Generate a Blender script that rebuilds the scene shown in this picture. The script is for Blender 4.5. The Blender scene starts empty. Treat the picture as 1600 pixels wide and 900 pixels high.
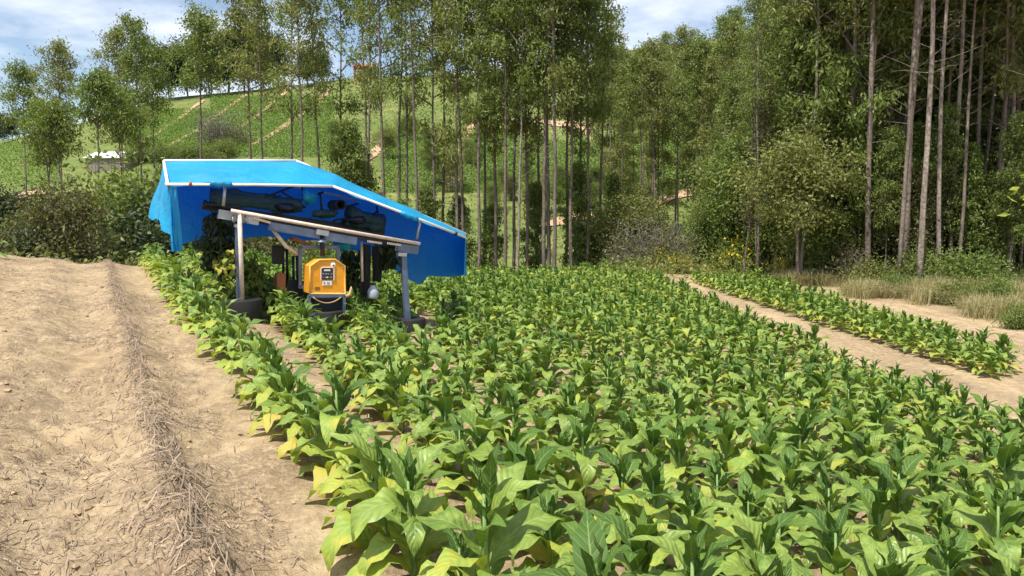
import bpy, math, random
import numpy as np
from mathutils import Vector

# ------------------------------------------------------------------ scene, camera, light
scene = bpy.context.scene
COL = scene.collection
R = math.radians
F = 1244.0                                   # focal length in photograph pixels (1600 wide)
PITCH = math.atan(120.0 / F)

cam_data = bpy.data.cameras.new('camera')
cam_data.sensor_width = 36.0
cam_data.lens = F / 1600.0 * 36.0
cam_data.clip_start = 0.05
cam_data.clip_end = 6000.0
cam = bpy.data.objects.new('camera', cam_data)
COL.objects.link(cam)
cam.location = (0, 0, 0)
cam.rotation_euler = (math.pi / 2 - PITCH, 0, 0)
scene.camera = cam

SUN_DIR = Vector((-0.36, -0.44, 1.22)).normalized()
SUN_EL = math.asin(SUN_DIR.z)
SUN_AZ = math.atan2(SUN_DIR.x, SUN_DIR.y)

world = bpy.data.worlds.new('World')
scene.world = world
world.use_nodes = True
wn, wl = world.node_tree.nodes, world.node_tree.links
wn.clear()
w_out = wn.new('ShaderNodeOutputWorld')
w_bg = wn.new('ShaderNodeBackground')
w_bg.inputs['Strength'].default_value = 0.110
w_sky = wn.new('ShaderNodeTexSky')
w_sky.sky_type = 'NISHITA'
w_sky.sun_disc = False
w_sky.sun_elevation = SUN_EL
w_sky.sun_rotation = SUN_AZ
w_sky.air_density = 1.0
w_sky.dust_density = 0.4
w_sky.ozone_density = 3.0
# broken bright cloud spread over the whole dome (plane projection of the view direction)
w_tc = wn.new('ShaderNodeTexCoord')
w_sep = wn.new('ShaderNodeSeparateXYZ')
w_add = wn.new('ShaderNodeMath'); w_add.operation = 'ADD'; w_add.inputs[1].default_value = 0.16
w_max = wn.new('ShaderNodeMath'); w_max.operation = 'MAXIMUM'; w_max.inputs[1].default_value = 0.05
w_dx = wn.new('ShaderNodeMath'); w_dx.operation = 'DIVIDE'
w_dy = wn.new('ShaderNodeMath'); w_dy.operation = 'DIVIDE'
w_cmb = wn.new('ShaderNodeCombineXYZ')
w_map = wn.new('ShaderNodeMapping')
w_map.inputs['Location'].default_value = (1.35, 0.55, 0.0)
w_noise = wn.new('ShaderNodeTexNoise')
w_noise.inputs['Scale'].default_value = 0.85
w_noise.inputs['Detail'].default_value = 8.0
w_noise.inputs['Roughness'].default_value = 0.55
w_ramp = wn.new('ShaderNodeValToRGB')
w_ramp.color_ramp.elements[0].position = 0.45
w_ramp.color_ramp.elements[1].position = 0.62
w_ramp.color_ramp.elements[0].color = (0.08, 0.08, 0.08, 1)
w_mix = wn.new('ShaderNodeMix'); w_mix.data_type = 'RGBA'
w_mix.inputs['B'].default_value = (9.3, 9.45, 9.7, 1)
wl.new(w_tc.outputs['Generated'], w_sep.inputs[0])
wl.new(w_sep.outputs['Z'], w_add.inputs[0])
wl.new(w_add.outputs[0], w_max.inputs[0])
wl.new(w_sep.outputs['X'], w_dx.inputs[0]); wl.new(w_max.outputs[0], w_dx.inputs[1])
wl.new(w_sep.outputs['Y'], w_dy.inputs[0]); wl.new(w_max.outputs[0], w_dy.inputs[1])
wl.new(w_dx.outputs[0], w_cmb.inputs[0]); wl.new(w_dy.outputs[0], w_cmb.inputs[1])
wl.new(w_cmb.outputs[0], w_map.inputs['Vector'])
wl.new(w_map.outputs[0], w_noise.inputs['Vector'])
wl.new(w_noise.outputs['Fac'], w_ramp.inputs['Fac'])
wl.new(w_ramp.outputs['Color'], w_mix.inputs['Factor'])
wl.new(w_sky.outputs['Color'], w_mix.inputs['A'])
wl.new(w_mix.outputs['Result'], w_bg.inputs['Color'])
wl.new(w_bg.outputs[0], w_out.inputs['Surface'])

sun_data = bpy.data.lights.new('sun', 'SUN')
sun_data.energy = 5.0
sun_data.angle = R(0.53)
sun_data.color = (1.0, 0.955, 0.88)
sun = bpy.data.objects.new('sun', sun_data)
COL.objects.link(sun)
sun.rotation_euler = SUN_DIR.to_track_quat('Z', 'Y').to_euler()
sun.location = (0, 0, 60)

vs = scene.view_settings
vs.view_transform = 'Standard'
vs.look = 'None'
vs.exposure = 0.42
vs.gamma = 1.0
vs.use_curve_mapping = False
scene.render.engine = 'CYCLES'
scene.cycles.max_bounces = 6
scene.cycles.transparent_max_bounces = 8
scene.cycles.use_adaptive_sampling = True

rng = np.random.default_rng(11)
random.seed(5)

# ------------------------------------------------------------------ helpers
def ray(px, py):
    cx, cy = (px - 800.0) / F, (450.0 - py) / F
    c, s = math.cos(PITCH), math.sin(PITCH)
    return np.array([cx, c + cy * s, -s + cy * c])

def smooth(a, b, t):
    t = np.clip((t - a) / (b - a), 0, 1)
    return t * t * (3 - 2 * t)

_tab = np.random.default_rng(3).random((256, 256))
def vnoise(x, y):
    xi, yi = np.floor(x).astype(int), np.floor(y).astype(int)
    fx, fy = x - xi, y - yi
    fx, fy = fx * fx * (3 - 2 * fx), fy * fy * (3 - 2 * fy)
    a = _tab[xi & 255, yi & 255]; b = _tab[(xi + 1) & 255, yi & 255]
    c = _tab[xi & 255, (yi + 1) & 255]; d = _tab[(xi + 1) & 255, (yi + 1) & 255]
    return (a * (1 - fx) + b * fx) * (1 - fy) + (c * (1 - fx) + d * fx) * fy

def fbm(x, y, o=4):
    s, a, t = 0, 0.5, 0
    for i in range(o):
        s = s + a * vnoise(x * 2 ** i + 17.3 * i, y * 2 ** i - 9.1 * i); t += a; a *= 0.5
    return s / t

class Geo:
    """collects vertices, quads and triangles with a material slot each"""
    def __init__(self):
        self.v, self.f4, self.f3, self.m4, self.m3, self.n = [], [], [], [], [], 0
    def add(self, v, q=None, t=None, m=0):
        v = np.asarray(v, float).reshape(-1, 3)
        if q is not None and len(q):
            q = np.asarray(q, int).reshape(-1, 4)
            self.f4.append(q + self.n); self.m4.append(np.full(len(q), m))
        if t is not None and len(t):
            t = np.asarray(t, int).reshape(-1, 3)
            self.f3.append(t + self.n); self.m3.append(np.full(len(t), m))
        self.v.append(v); self.n += len(v)
        return self
    def box(self, c, size, ax=None, m=0):
        c = np.asarray(c, float); h = np.asarray(size, float) / 2
        ax = np.eye(3) if ax is None else np.asarray(ax, float)
        s = np.array([[x, y, z] for x in (-1, 1) for y in (-1, 1) for z in (-1, 1)], float)
        v = c + (s * h) @ ax
        q = [[0, 1, 3, 2], [4, 6, 7, 5], [0, 4, 5, 1], [2, 3, 7, 6], [0, 2, 6, 4], [1, 5, 7, 3]]
        return self.add(v, q, m=m)
    def bar(self, a, b, w, h, m=0, up=(0, 0, 1)):
        a, b = np.asarray(a, float), np.asarray(b, float)
        d = b - a; L = np.linalg.norm(d); d = d / L
        s = np.cross(d, np.asarray(up, float)); s /= np.linalg.norm(s)
        u = np.cross(s, d)
        return self.box((a + b) / 2, (L, w, h), np.array([d, s, u]), m)
    def tube(self, pts, rad, sides=8, m=0, cap=True):
        pts = np.asarray(pts, float); n = len(pts)
        rad = np.broadcast_to(np.asarray(rad, float), (n,))
        d = np.gradient(pts, axis=0); d /= np.linalg.norm(d, axis=1)[:, None] + 1e-9
        ref = np.array([0, 0, 1.0]) if abs(d[0][2]) < 0.9 else np.array([1.0, 0, 0])
        s = np.cross(d, ref); s /= np.linalg.norm(s, axis=1)[:, None] + 1e-9
        u = np.cross(s, d)
        a = np.arange(sides) * 2 * math.pi / sides
        v = pts[:, None, :] + rad[:, None, None] * (np.cos(a)[None, :, None] * s[:, None, :] + np.sin(a)[None, :, None] * u[:, None, :])
        i, k = np.meshgrid(np.arange(n - 1), np.arange(sides), indexing='ij')
        k2 = (k + 1) % sides
        q = np.stack([i * sides + k, i * sides + k2, (i + 1) * sides + k2, (i + 1) * sides + k], -1).reshape(-1, 4)
        t = []
        v = v.reshape(-1, 3)
        if cap:
            for e, c in ((0, pts[0]), (n - 1, pts[-1])):
                ci = len(v); v = np.vstack([v, c])
                for j in range(sides):
                    p = [ci, e * sides + j, e * sides + (j + 1) % sides]
                    t.append(p if e else p[::-1])
        return self.add(v, q, t, m)
    def lathe(self, c, prof, sides=16, m=0, ax=None):
        """profile of (radius, height) pairs turned round an axis"""
        c = np.asarray(c, float); ax = np.eye(3) if ax is None else np.asarray(ax, float)
        a = np.arange(sides) * 2 * math.pi / sides
        v = []
        for r, z in prof:
            v.append(np.stack([r * np.cos(a), r * np.sin(a), np.full(sides, z)], -1))
        v = c + np.concatenate(v) @ ax
        n = len(prof)
        i, k = np.meshgrid(np.arange(n - 1), np.arange(sides), indexing='ij'); k2 = (k + 1) % sides
        q = np.stack([i * sides + k, i * sides + k2, (i + 1) * sides + k2, (i + 1) * sides + k], -1).reshape(-1, 4)
        return self.add(v, q, m=m)
    def grid(self, P, m=0):
        P = np.asarray(P, float); a, b = P.shape[:2]
        i, k = np.meshgrid(np.arange(a - 1), np.arange(b - 1), indexing='ij')
        q = np.stack([i * b + k, (i + 1) * b + k, (i + 1) * b + k + 1, i * b + k + 1], -1).reshape(-1, 4)
        return self.add(P.reshape(-1, 3), q, m=m)
    def mesh(self, name, mats, smooth_shade=False, origin=(0, 0, 0)):
        me = bpy.data.meshes.new(name)
        V = np.concatenate(self.v) - np.asarray(origin, float)
        f4 = np.concatenate(self.f4) if self.f4 else np.zeros((0, 4), int)
        f3 = np.concatenate(self.f3) if self.f3 else np.zeros((0, 3), int)
        m4 = np.concatenate(self.m4) if self.m4 else np.zeros(0, int)
        m3 = np.concatenate(self.m3) if self.m3 else np.zeros(0, int)
        loops = np.concatenate([f4.ravel(), f3.ravel()]).astype(np.int32)
        ls = np.concatenate([np.arange(len(f4)) * 4, len(f4) * 4 + np.arange(len(f3)) * 3]).astype(np.int32)
        lt = np.concatenate([np.full(len(f4), 4), np.full(len(f3), 3)]).astype(np.int32)
        me.vertices.add(len(V)); me.vertices.foreach_set('co', V.astype(np.float32).ravel())
        me.loops.add(len(loops)); me.loops.foreach_set('vertex_index', loops)
        me.polygons.add(len(ls)); me.polygons.foreach_set('loop_start', ls)
        try: me.polygons.foreach_set('loop_total', lt)
        except Exception: pass
        me.polygons.foreach_set('material_index', np.concatenate([m4, m3]).astype(np.int32))
        me.polygons.foreach_set('use_smooth', np.full(len(ls), bool(smooth_shade)))
        for mt in (mats if isinstance(mats, (list, tuple)) else [mats]): me.materials.append(mt)
        me.update(calc_edges=True)
        return me

def link(name, data, parent=None, loc=(0, 0, 0)):
    o = bpy.data.objects.new(name, data); COL.objects.link(o)
    o.location = loc
    if parent is not None: o.parent = parent
    return o

def part(name, geo, mats, parent, sm=False):
    """a mesh built in world coordinates, hung under its thing (or under a part of it)"""
    org = np.zeros(3); p = parent
    while p is not None:
        org = org + np.array(p.location); p = p.parent
    return link(name, geo.mesh(name, mats, sm, org), parent)

def tag(o, label=None, cat=None, group=None, kind=None):
    if label: o['label'] = label
    if cat: o['category'] = cat
    if group: o['group'] = group
    if kind: o['kind'] = kind
    return o

ONES = ['', 'first', 'second', 'third', 'fourth', 'fifth', 'sixth', 'seventh', 'eighth', 'ninth', 'tenth', 'eleventh', 'twelfth',
        'thirteenth', 'fourteenth', 'fifteenth', 'sixteenth', 'seventeenth', 'eighteenth', 'nineteenth']
TENS = ['', '', 'twent', 'thirt', 'fort', 'fift', 'sixt', 'sevent', 'eight', 'ninet']
def nth(n):
    if n >= 100: return 'hundredth' if n == 100 else 'hundred-and-' + nth(n - 100)
    if n < 20: return ONES[n]
    return TENS[n // 10] + ('ieth' if n % 10 == 0 else 'y-' + ONES[n % 10])

# ------------------------------------------------------------------ materials
def new_mat(name):
    m = bpy.data.materials.new(name); m.use_nodes = True
    nt = m.node_tree; nt.nodes.clear()
    out = nt.nodes.new('ShaderNodeOutputMaterial')
    b = nt.nodes.new('ShaderNodeBsdfPrincipled')
    nt.links.new(b.outputs[0], out.inputs['Surface'])
    return m, nt, b, out

def N(nt, kind, **kw):
    n = nt.nodes.new(kind)
    for k, v in kw.items():
        if k in n.inputs: n.inputs[k].default_value = v
        else: setattr(n, k, v)
    return n

def mixc(nt, fac, a, b, mode='MIX'):
    n = nt.nodes.new('ShaderNodeMix'); n.data_type = 'RGBA'; n.blend_type = mode
    for key, val in (('Factor', fac), ('A', a), ('B', b)):
        if isinstance(val, (int, float)): n.inputs[key].default_value = val
        elif isinstance(val, tuple): n.inputs[key].default_value = val if len(val) == 4 else val + (1,)
        else: nt.links.new(val, n.inputs[key])
    return n.outputs['Result']

def ramp(nt, src, p0, p1, c0=(0, 0, 0, 1), c1=(1, 1, 1, 1)):
    n = nt.nodes.new('ShaderNodeValToRGB')
    n.color_ramp.elements[0].position = p0; n.color_ramp.elements[0].color = c0
    n.color_ramp.elements[1].position = p1; n.color_ramp.elements[1].color = c1
    nt.links.new(src, n.inputs['Fac'])
    return n.outputs['Color']

def noise(nt, scale, detail=4, rough=0.55, vec=None):
    n = N(nt, 'ShaderNodeTexNoise', Scale=scale, Detail=detail, Roughness=rough)
    if vec is not None: nt.links.new(vec, n.inputs['Vector'])
    return n.outputs['Fac']

def plain(name, col, rough=0.6, metal=0.0, var=0.25, scale=6.0, bump=0.0, bscale=40.0):
    m, nt, b, out = new_mat(name)
    tc = N(nt, 'ShaderNodeTexCoord').outputs['Object']
    f = noise(nt, scale, 6, 0.6, tc)
    dark = tuple(c * (1 - var) for c in col); light = tuple(min(1, c * (1 + var)) for c in col)
    nt.links.new(mixc(nt, ramp(nt, f, 0.3, 0.7), dark, light), b.inputs['Base Color'])
    b.inputs['Roughness'].default_value = rough; b.inputs['Metallic'].default_value = metal
    if bump:
        bp = N(nt, 'ShaderNodeBump', Strength=bump, Distance=0.02)
        nt.links.new(noise(nt, bscale, 5, 0.6, tc), bp.inputs['Height'])
        nt.links.new(bp.outputs[0], b.inputs['Normal'])
    return m

def leafy(name, ca, cb, trans=0.35, rough=0.5, veins=False, spec=0.35, edge=None):
    """leaf: colour varies from leaf to leaf, light passes through"""
    m, nt, b, out = new_mat(name)
    oi = N(nt, 'ShaderNodeObjectInfo'); ge = N(nt, 'ShaderNodeNewGeometry')
    ad = N(nt, 'ShaderNodeMath', operation='ADD'); fr = N(nt, 'ShaderNodeMath', operation='FRACT')
    nt.links.new(oi.outputs['Random'], ad.inputs[0]); nt.links.new(ge.outputs['Random Per Island'], ad.inputs[1])
    nt.links.new(ad.outputs[0], fr.inputs[0])
    col = mixc(nt, fr.outputs[0], ca, cb)
    if veins:
        uv = N(nt, 'ShaderNodeUVMap').outputs[0]
        sp = N(nt, 'ShaderNodeSeparateXYZ'); nt.links.new(uv, sp.inputs[0])
        au = N(nt, 'ShaderNodeMath', operation='ABSOLUTE'); nt.links.new(sp.outputs['X'], au.inputs[0])
        # midrib
        mr = ramp(nt, au.outputs[0], 0.02, 0.07, (1, 1, 1, 1), (0, 0, 0, 1))
        # side veins sweep forward from the midrib
        k1 = N(nt, 'ShaderNodeMath', operation='MULTIPLY_ADD'); k1.inputs[1].default_value = -0.16
        nt.links.new(au.outputs[0], k1.inputs[0]); nt.links.new(sp.outputs['Y'], k1.inputs[2])
        k2 = N(nt, 'ShaderNodeMath', operation='MULTIPLY'); k2.inputs[1].default_value = 11.0
        nt.links.new(k1.outputs[0], k2.inputs[0])
        k3 = N(nt, 'ShaderNodeMath', operation='PINGPONG'); k3.inputs[1].default_value = 0.5
        nt.links.new(k2.outputs[0], k3.inputs[0])
        vn = ramp(nt, k3.outputs[0], 0.0, 0.12, (1, 1, 1, 1), (0, 0, 0, 1))
        pale = mixc(nt, 0.5, ca, (0.45, 0.55, 0.22))
        col = mixc(nt, ramp(nt, vn, 0, 1, (0, 0, 0, 1), (0.35, 0.35, 0.35, 1)), col, pale)
        col = mixc(nt, ramp(nt, mr, 0, 1, (0, 0, 0, 1), (0.75, 0.75, 0.75, 1)), col, pale)
        tc = N(nt, 'ShaderNodeTexCoord').outputs['Object']
        blot = ramp(nt, noise(nt, 14.0, 4, 0.6, tc), 0.42, 0.68)
        if edge:
            col = mixc(nt, blot, col, edge)
            spot = ramp(nt, noise(nt, 38.0, 3, 0.5, tc), 0.70, 0.76, (0, 0, 0, 1), (.8, .8, .8, 1))
            col = mixc(nt, spot, col, (0.22, 0.15, 0.06))
        bp = N(nt, 'ShaderNodeBump', Strength=0.55, Distance=0.012)
        nt.links.new(k3.outputs[0], bp.inputs['Height'])
        nt.links.new(bp.outputs[0], b.inputs['Normal'])
    nt.links.new(col, b.inputs['Base Color'])
    b.inputs['Roughness'].default_value = rough
    b.inputs['Specular IOR Level'].default_value = spec
    tr = N(nt, 'ShaderNodeBsdfTranslucent')
    nt.links.new(mixc(nt, 1.0, col, (1.25, 1.3, 0.55), 'MULTIPLY'), tr.inputs['Color'])
    mx = N(nt, 'ShaderNodeMixShader'); mx.inputs[0].default_value = trans
    nt.links.new(b.outputs[0], mx.inputs[1]); nt.links.new(tr.outputs[0], mx.inputs[2])
    nt.links.new(mx.outputs[0], out.inputs['Surface'])
    return m

M_LTOP = leafy('tobacco_leaf_young', (0.056, 0.118, 0.022), (0.118, 0.198, 0.032), 0.20, 0.5, True, 0.2)
M_LMID = leafy('tobacco_leaf_green', (0.094, 0.172, 0.027), (0.222, 0.300, 0.052), 0.22, 0.42, True, 0.38, edge=(0.28, 0.38, 0.08))
M_LLOW = leafy('tobacco_leaf_ripening', (0.220, 0.340, 0.055), (0.350, 0.425, 0.075), 0.27, 0.5, True, edge=(0.46, 0.44, 0.07))
M_LYEL = leafy('tobacco_leaf_yellow', (0.400, 0.420, 0.060), (0.560, 0.480, 0.080), 0.35, 0.55, True, edge=(0.58, 0.46, 0.16))
M_STEM = plain('tobacco_stem', (0.16, 0.26, 0.07), 0.6)
M_EUC = leafy('eucalyptus_leaf', (0.088, 0.128, 0.034), (0.260, 0.310, 0.086), 0.40, 0.5)
M_EUC2 = leafy('eucalyptus_leaf_olive', (0.110, 0.132, 0.040), (0.300, 0.312, 0.100), 0.40, 0.5)
M_BROAD = leafy('broad_leaf_green', (0.080, 0.130, 0.028), (0.230, 0.290, 0.066), 0.38, 0.5)
M_DARK = leafy('dark_leaf', (0.026, 0.045, 0.018), (0.060, 0.085, 0.030), 0.25, 0.5)
M_SCRUB = leafy('scrub_leaf_brown', (0.060, 0.064, 0.024), (0.170, 0.155, 0.058), 0.30, 0.6)
M_GREYL = leafy('dry_grey_leaf', (0.110, 0.100, 0.075), (0.180, 0.165, 0.120), 0.2, 0.7)
M_LIME = leafy('lime_leaf', (0.230, 0.300, 0.040), (0.340, 0.380, 0.060), 0.4, 0.45)
M_FLOWER = leafy('yellow_flower', (0.75, 0.46, 0.02), (0.80, 0.58, 0.03), 0.2, 0.6)
M_DRYG = leafy('dry_grass_blade', (0.300, 0.270, 0.130), (0.420, 0.370, 0.200), 0.25, 0.6)
M_GRASS = leafy('green_grass_blade', (0.110, 0.160, 0.040), (0.220, 0.250, 0.080), 0.3, 0.6)
M_HCROP = leafy('hillside_crop_leaf', (0.130, 0.225, 0.040), (0.200, 0.290, 0.060), 0.3, 0.6)
M_STRAW = leafy('straw', (0.130, 0.092, 0.064), (0.440, 0.330, 0.225), 0.05, 0.7)

def bark(name, ca, cb):
    m, nt, b, out = new_mat(name)
    tc = N(nt, 'ShaderNodeTexCoord').outputs['Object']
    mp = N(nt, 'ShaderNodeMapping'); mp.inputs['Scale'].default_value = (6, 6, 0.55)
    nt.links.new(tc, mp.inputs[0])
    f = noise(nt, 1.2, 6, 0.65, mp.outputs[0])
    c = mixc(nt, ramp(nt, f, 0.38, 0.62), ca, cb)
    g = noise(nt, 9.0, 4, 0.6, tc)
    nt.links.new(mixc(nt, ramp(nt, g, 0.35, 0.75), c, (0.07, 0.055, 0.045)), b.inputs['Base Color'])
    bp = N(nt, 'ShaderNodeBump', Strength=0.6, Distance=0.03)
    nt.links.new(f, bp.inputs['Height']); nt.links.new(bp.outputs[0], b.inputs['Normal'])
    b.inputs['Roughness'].default_value = 0.85
    return m
M_BARK = bark('eucalyptus_bark', (0.13, 0.10, 0.08), (0.30, 0.24, 0.19))
M_BARKP = bark('pale_bark', (0.24, 0.19, 0.155), (0.46, 0.38, 0.31))
M_TWIG = plain('twig_wood', (0.17, 0.14, 0.11), 0.9)
M_TWIGG = plain('grey_twig_wood', (0.26, 0.235, 0.20), 0.9)

def soil_mat():
    """ground: sandy soil, forest litter and hillside grass, told apart by the mesh's own zone weights"""
    m, nt, b, out = new_mat('earth')
    tc = N(nt, 'ShaderNodeTexCoord').outputs['Object']
    at = N(nt, 'ShaderNodeAttribute'); at.attribute_name = 'zone'
    sp = N(nt, 'ShaderNodeSeparateColor'); nt.links.new(at.outputs['Color'], sp.inputs[0])
    n1 = noise(nt, 0.9, 6, 0.6, tc); n2 = noise(nt, 7.0, 8, 0.68, tc); n3 = noise(nt, 55.0, 5, 0.7, tc)
    soil = mixc(nt, ramp(nt, n1, 0.3, 0.7), (0.470, 0.338, 0.188), (0.61, 0.472, 0.290))
    soil = mixc(nt, ramp(nt, n2, 0.42, 0.64), soil, (0.32, 0.235, 0.138))
    soil = mixc(nt, ramp(nt, n3, 0.50, 0.74, (0, 0, 0, 1), (0.65, 0.65, 0.65, 1)), soil, (0.60, 0.46, 0.31))
    mp = N(nt, 'ShaderNodeMapping'); mp.inputs['Rotation'].default_value = (0, 0, R(-28)); mp.inputs['Scale'].default_value = (1.0, 0.16, 1.0)
    nt.links.new(tc, mp.inputs[0])
    nb = noise(nt, 1.5, 5, 0.6, mp.outputs[0]); nf = noise(nt, 26.0, 6, 0.75, tc)
    mu = N(nt, 'ShaderNodeMath', operation='MULTIPLY'); nt.links.new(ramp(nt, nb, .36, .60), mu.inputs[0]); nt.links.new(ramp(nt, nf, .40, .58), mu.inputs[1])
    soil = mixc(nt, mu.outputs[0], soil, (0.28, 0.202, 0.128))
    n4 = noise(nt, 1.6, 6, 0.7, tc)
    litter = mixc(nt, ramp(nt, n4, 0.35, 0.65), (0.10, 0.075, 0.045), (0.24, 0.185, 0.115))
    litter = mixc(nt, ramp(nt, n2, 0.5, 0.75), litter, (0.09, 0.11, 0.04))
    n5 = noise(nt, 0.08, 6, 0.62, tc); n6 = noise(nt, 0.7, 5, 0.65, tc)
    grass = mixc(nt, ramp(nt, n5, 0.35, 0.65), (0.125, 0.165, 0.042), (0.215, 0.225, 0.075))
    grass = mixc(nt, ramp(nt, n6, 0.42, 0.72), grass, (0.075, 0.115, 0.030))
    c = mixc(nt, sp.outputs['Green'], soil, litter)
    c = mixc(nt, sp.outputs['Blue'], c, grass)
    nt.links.new(c, b.inputs['Base Color'])
    b.inputs['Roughness'].default_value = 0.95; b.inputs['Specular IOR Level'].default_value = 0.1
    bp = N(nt, 'ShaderNodeBump', Strength=0.8, Distance=0.035)
    ad = N(nt, 'ShaderNodeMath', operation='ADD'); nt.links.new(n2, ad.inputs[0]); nt.links.new(n3, ad.inputs[1])
    nt.links.new(ad.outputs[0], bp.inputs['Height']); nt.links.new(bp.outputs[0], b.inputs['Normal'])
    return m
M_EARTH = soil_mat()
M_TRACK = plain('track_dirt', (0.42, 0.27, 0.16), 0.95, var=0.25, scale=0.6, bump=0.5, bscale=3)
M_CLOD = plain('soil_clod', (0.40, 0.280, 0.165), 0.95, var=0.3, scale=20, bump=0.5)

# ------------------------------------------------------------------ terrain
RIDGE_X = [-420, -250, -141, -125, -95, -67, -42, -15, 18, 30, 53, 100, 141, 300]
RIDGE_Z = [8, 12, 19.0, 21.5, 30.5, 33.0, 36.0, 37.0, 39.5, 43.0, 46.0, 49.0, 51.0, 54.0]
BROW_X = [-60, -16, -10, -6, 0, 5, 13, 20, 60]
BROW_Y = [16.5, 17.5, 20.0, 26.0, 36.5, 42.0, 44.0, 58.0, 90.0]
def ground(x, y):
    x = np.asarray(x, float); y = np.asarray(y, float)
    xx = np.where(x < -13, -13 + 8 * np.tanh((x + 13) / 8), x)
    plane = -1.7 - 0.13 * xx - 0.045 * y
    k = 0.3
    base = -3.2 + k * np.logaddexp(0, np.clip((plane + 3.2) / k, -60, 60))
    base = base + 0.07 * np.maximum(0, np.minimum(x, 40) - 13.5) * smooth(13.5, 18, x)
    e = y - np.interp(x, BROW_X, BROW_Y)
    valley = -8.5 + 4.5 * smooth(6, 26, x)
    w = smooth(-1.5, 24, e)
    w = 1 - (1 - w) ** 1.3
    z = base * (1 - w) + valley * w
    ridge = np.interp(x, RIDGE_X, RIDGE_Z)
    t = np.clip((y - 80) / 140.0, 0, 1)
    t = np.where(t < 0.12, t * t / 0.24, t - 0.06) / 0.94
    z = z + (ridge - valley) * np.clip(t, 0, 1)
    z = z + 1.6 * (fbm(x * 0.03 + 5, y * 0.03, 3) - 0.5) * smooth(80, 120, y) * (1 - smooth(180, 215, y))
    z = z - 14 * smooth(235, 420, y)
    return z

def hit(px, py, y0=3.0, y1=300.0):
    """where the line of sight through a photograph pixel meets the ground"""
    d = ray(px, py); t = np.linspace(y0, y1, 6000) / d[1]
    P = d[None] * t[:, None]
    g = ground(P[:, 0], P[:, 1])
    i = int(np.argmax(P[:, 2] < g))
    return np.array([P[i, 0], P[i, 1], g[i]])

def axis(fine0, fine1, step, lo, hi, growth):
    a = list(np.arange(fine0, fine1, step))
    s, x = step, a[-1]
    while x < hi:
        s = min(s * growth, 2.4 if x < 260 else 60); x += s; a.append(x)
    s, x = step, a[0]
    pre = []
    while x > lo:
        s = min(s * growth, 2.4 if x > -180 else 60); x -= s; pre.append(x)
    return np.array(pre[::-1] + a)

LROW = lambda y: -0.55 - 0.53 * (y - 3.9)           # first crop row beside the bare soil
gx = axis(-7.5, 2.0, 0.045, -1500, 1500, 1.05)
gy = axis(2.6, 10.0, 0.045, -60, 2200, 1.045)
GX, GY = np.meshgrid(gx, gy, indexing='ij')
GZ = ground(GX, GY)
near = 1 - smooth(14, 40, np.hypot(GX, GY))
dl = (LROW(GY) - GX) * 0.88                          # distance to the left of the first row
bare = smooth(0.0, 0.6, dl)
clod = (fbm(GX * 7, GY * 7, 4) - 0.5) * 0.12 + (fbm(GX * 1.8, GY * 1.8, 3) - 0.5) * 0.12 + 0.036 * np.sin(dl * 6.5 + 2.5 * fbm(GX * .5, GY * .5, 2))
GZ = GZ + near * clod * (0.35 + 0.65 * bare)
for off, wd, hh in ((0.98, 0.16, 0.07), (3.5, 0.22, 0.06), (6.1, 0.25, 0.06)):     # low ridges under the straw windrows
    GZ = GZ + near * hh * np.exp(-((dl - off - 0.12 * (fbm(GY * 0.7, GX * 0 + off, 2) - 0.5)) / wd) ** 2)
g = Geo().grid(np.stack([GX, GY, GZ], -1))
me = g.mesh('ground', M_EARTH, True)
e = GY - np.interp(GX, BROW_X, BROW_Y)
litter = np.maximum(smooth(13.5, 16.0, GX + 2.5 * (fbm(GX * 0.4, GY * 0.4, 3) - 0.5)) * smooth(10, 30, GY), smooth(0.5, 3.0, e))
grass = smooth(75, 95, GY)
zone = me.color_attributes.new('zone', 'FLOAT_COLOR', 'POINT')
zone.data.foreach_set('color', np.stack([np.zeros_like(GX), litter, grass, np.ones_like(GX)], -1).astype(np.float32).ravel())
tag(link('ground', me), 'sandy tan farm soil falling away to a valley and green hill', kind='structure')

# ------------------------------------------------------------------ dirt tracks draped over the far hill
def track(name, pix, width, label, ys=(60, 300)):
    P = np.array([hit(px, py, *ys) for px, py in pix])
    n = 40
    s = np.linspace(0, len(P) - 1, n)
    cx = np.interp(s, np.arange(len(P)), P[:, 0]); cy = np.interp(s, np.arange(len(P)), P[:, 1])
    d = np.stack([np.gradient(cx), np.gradient(cy)], -1); d /= np.linalg.norm(d, axis=1)[:, None]
    nx, ny = -d[:, 1], d[:, 0]
    ws = np.linspace(-1, 1, 5)
    wob = 0.75 + 1.1 * (fbm(cx * 0.9, cy * 0.9, 3) - 0.5)
    X = cx[:, None] + nx[:, None] * ws[None] * (width / 2 * wob)[:, None]
    Y = cy[:, None] + ny[:, None] * ws[None] * (width / 2 * wob)[:, None]
    Z = ground(X, Y) + 0.30 - 0.12 * np.abs(ws)[None] ** 2
    G = Geo().grid(np.stack([X, Y, Z], -1))
    o = link(name, G.mesh(name, M_TRACK, True)); tag(o, label, kind='structure')
    return P
track('dirt_track', [(215, 228), (255, 203), (290, 178), (318, 158)], 1.6, 'narrow earth track up the green hill, leftmost of the slope')
track('dirt_track', [(225, 250), (258, 233), (312, 203), (345, 178), (384, 149)], 1.8, 'earth track climbing to the dark hilltop trees')
track('dirt_track', [(330, 232), (375, 201), (395, 187), (453, 138)], 1.6, 'earth track up the middle of the left slope')
track('dirt_track', [(395, 228), (430, 208), (462, 185), (500, 160), (515, 138)], 2.0, 'earth track right of the middle on the left slope')
track('dirt_track', [(706, 300), (708, 270), (718, 240), (728, 215), (738, 192)], 3.0, 'pale curved track climbing between tall eucalyptus trunks')
track('dirt_track', [(738, 192), (790, 188), (850, 190), (905, 196)], 4.2, 'level pale earth road high on the hill behind the trunks')
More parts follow.
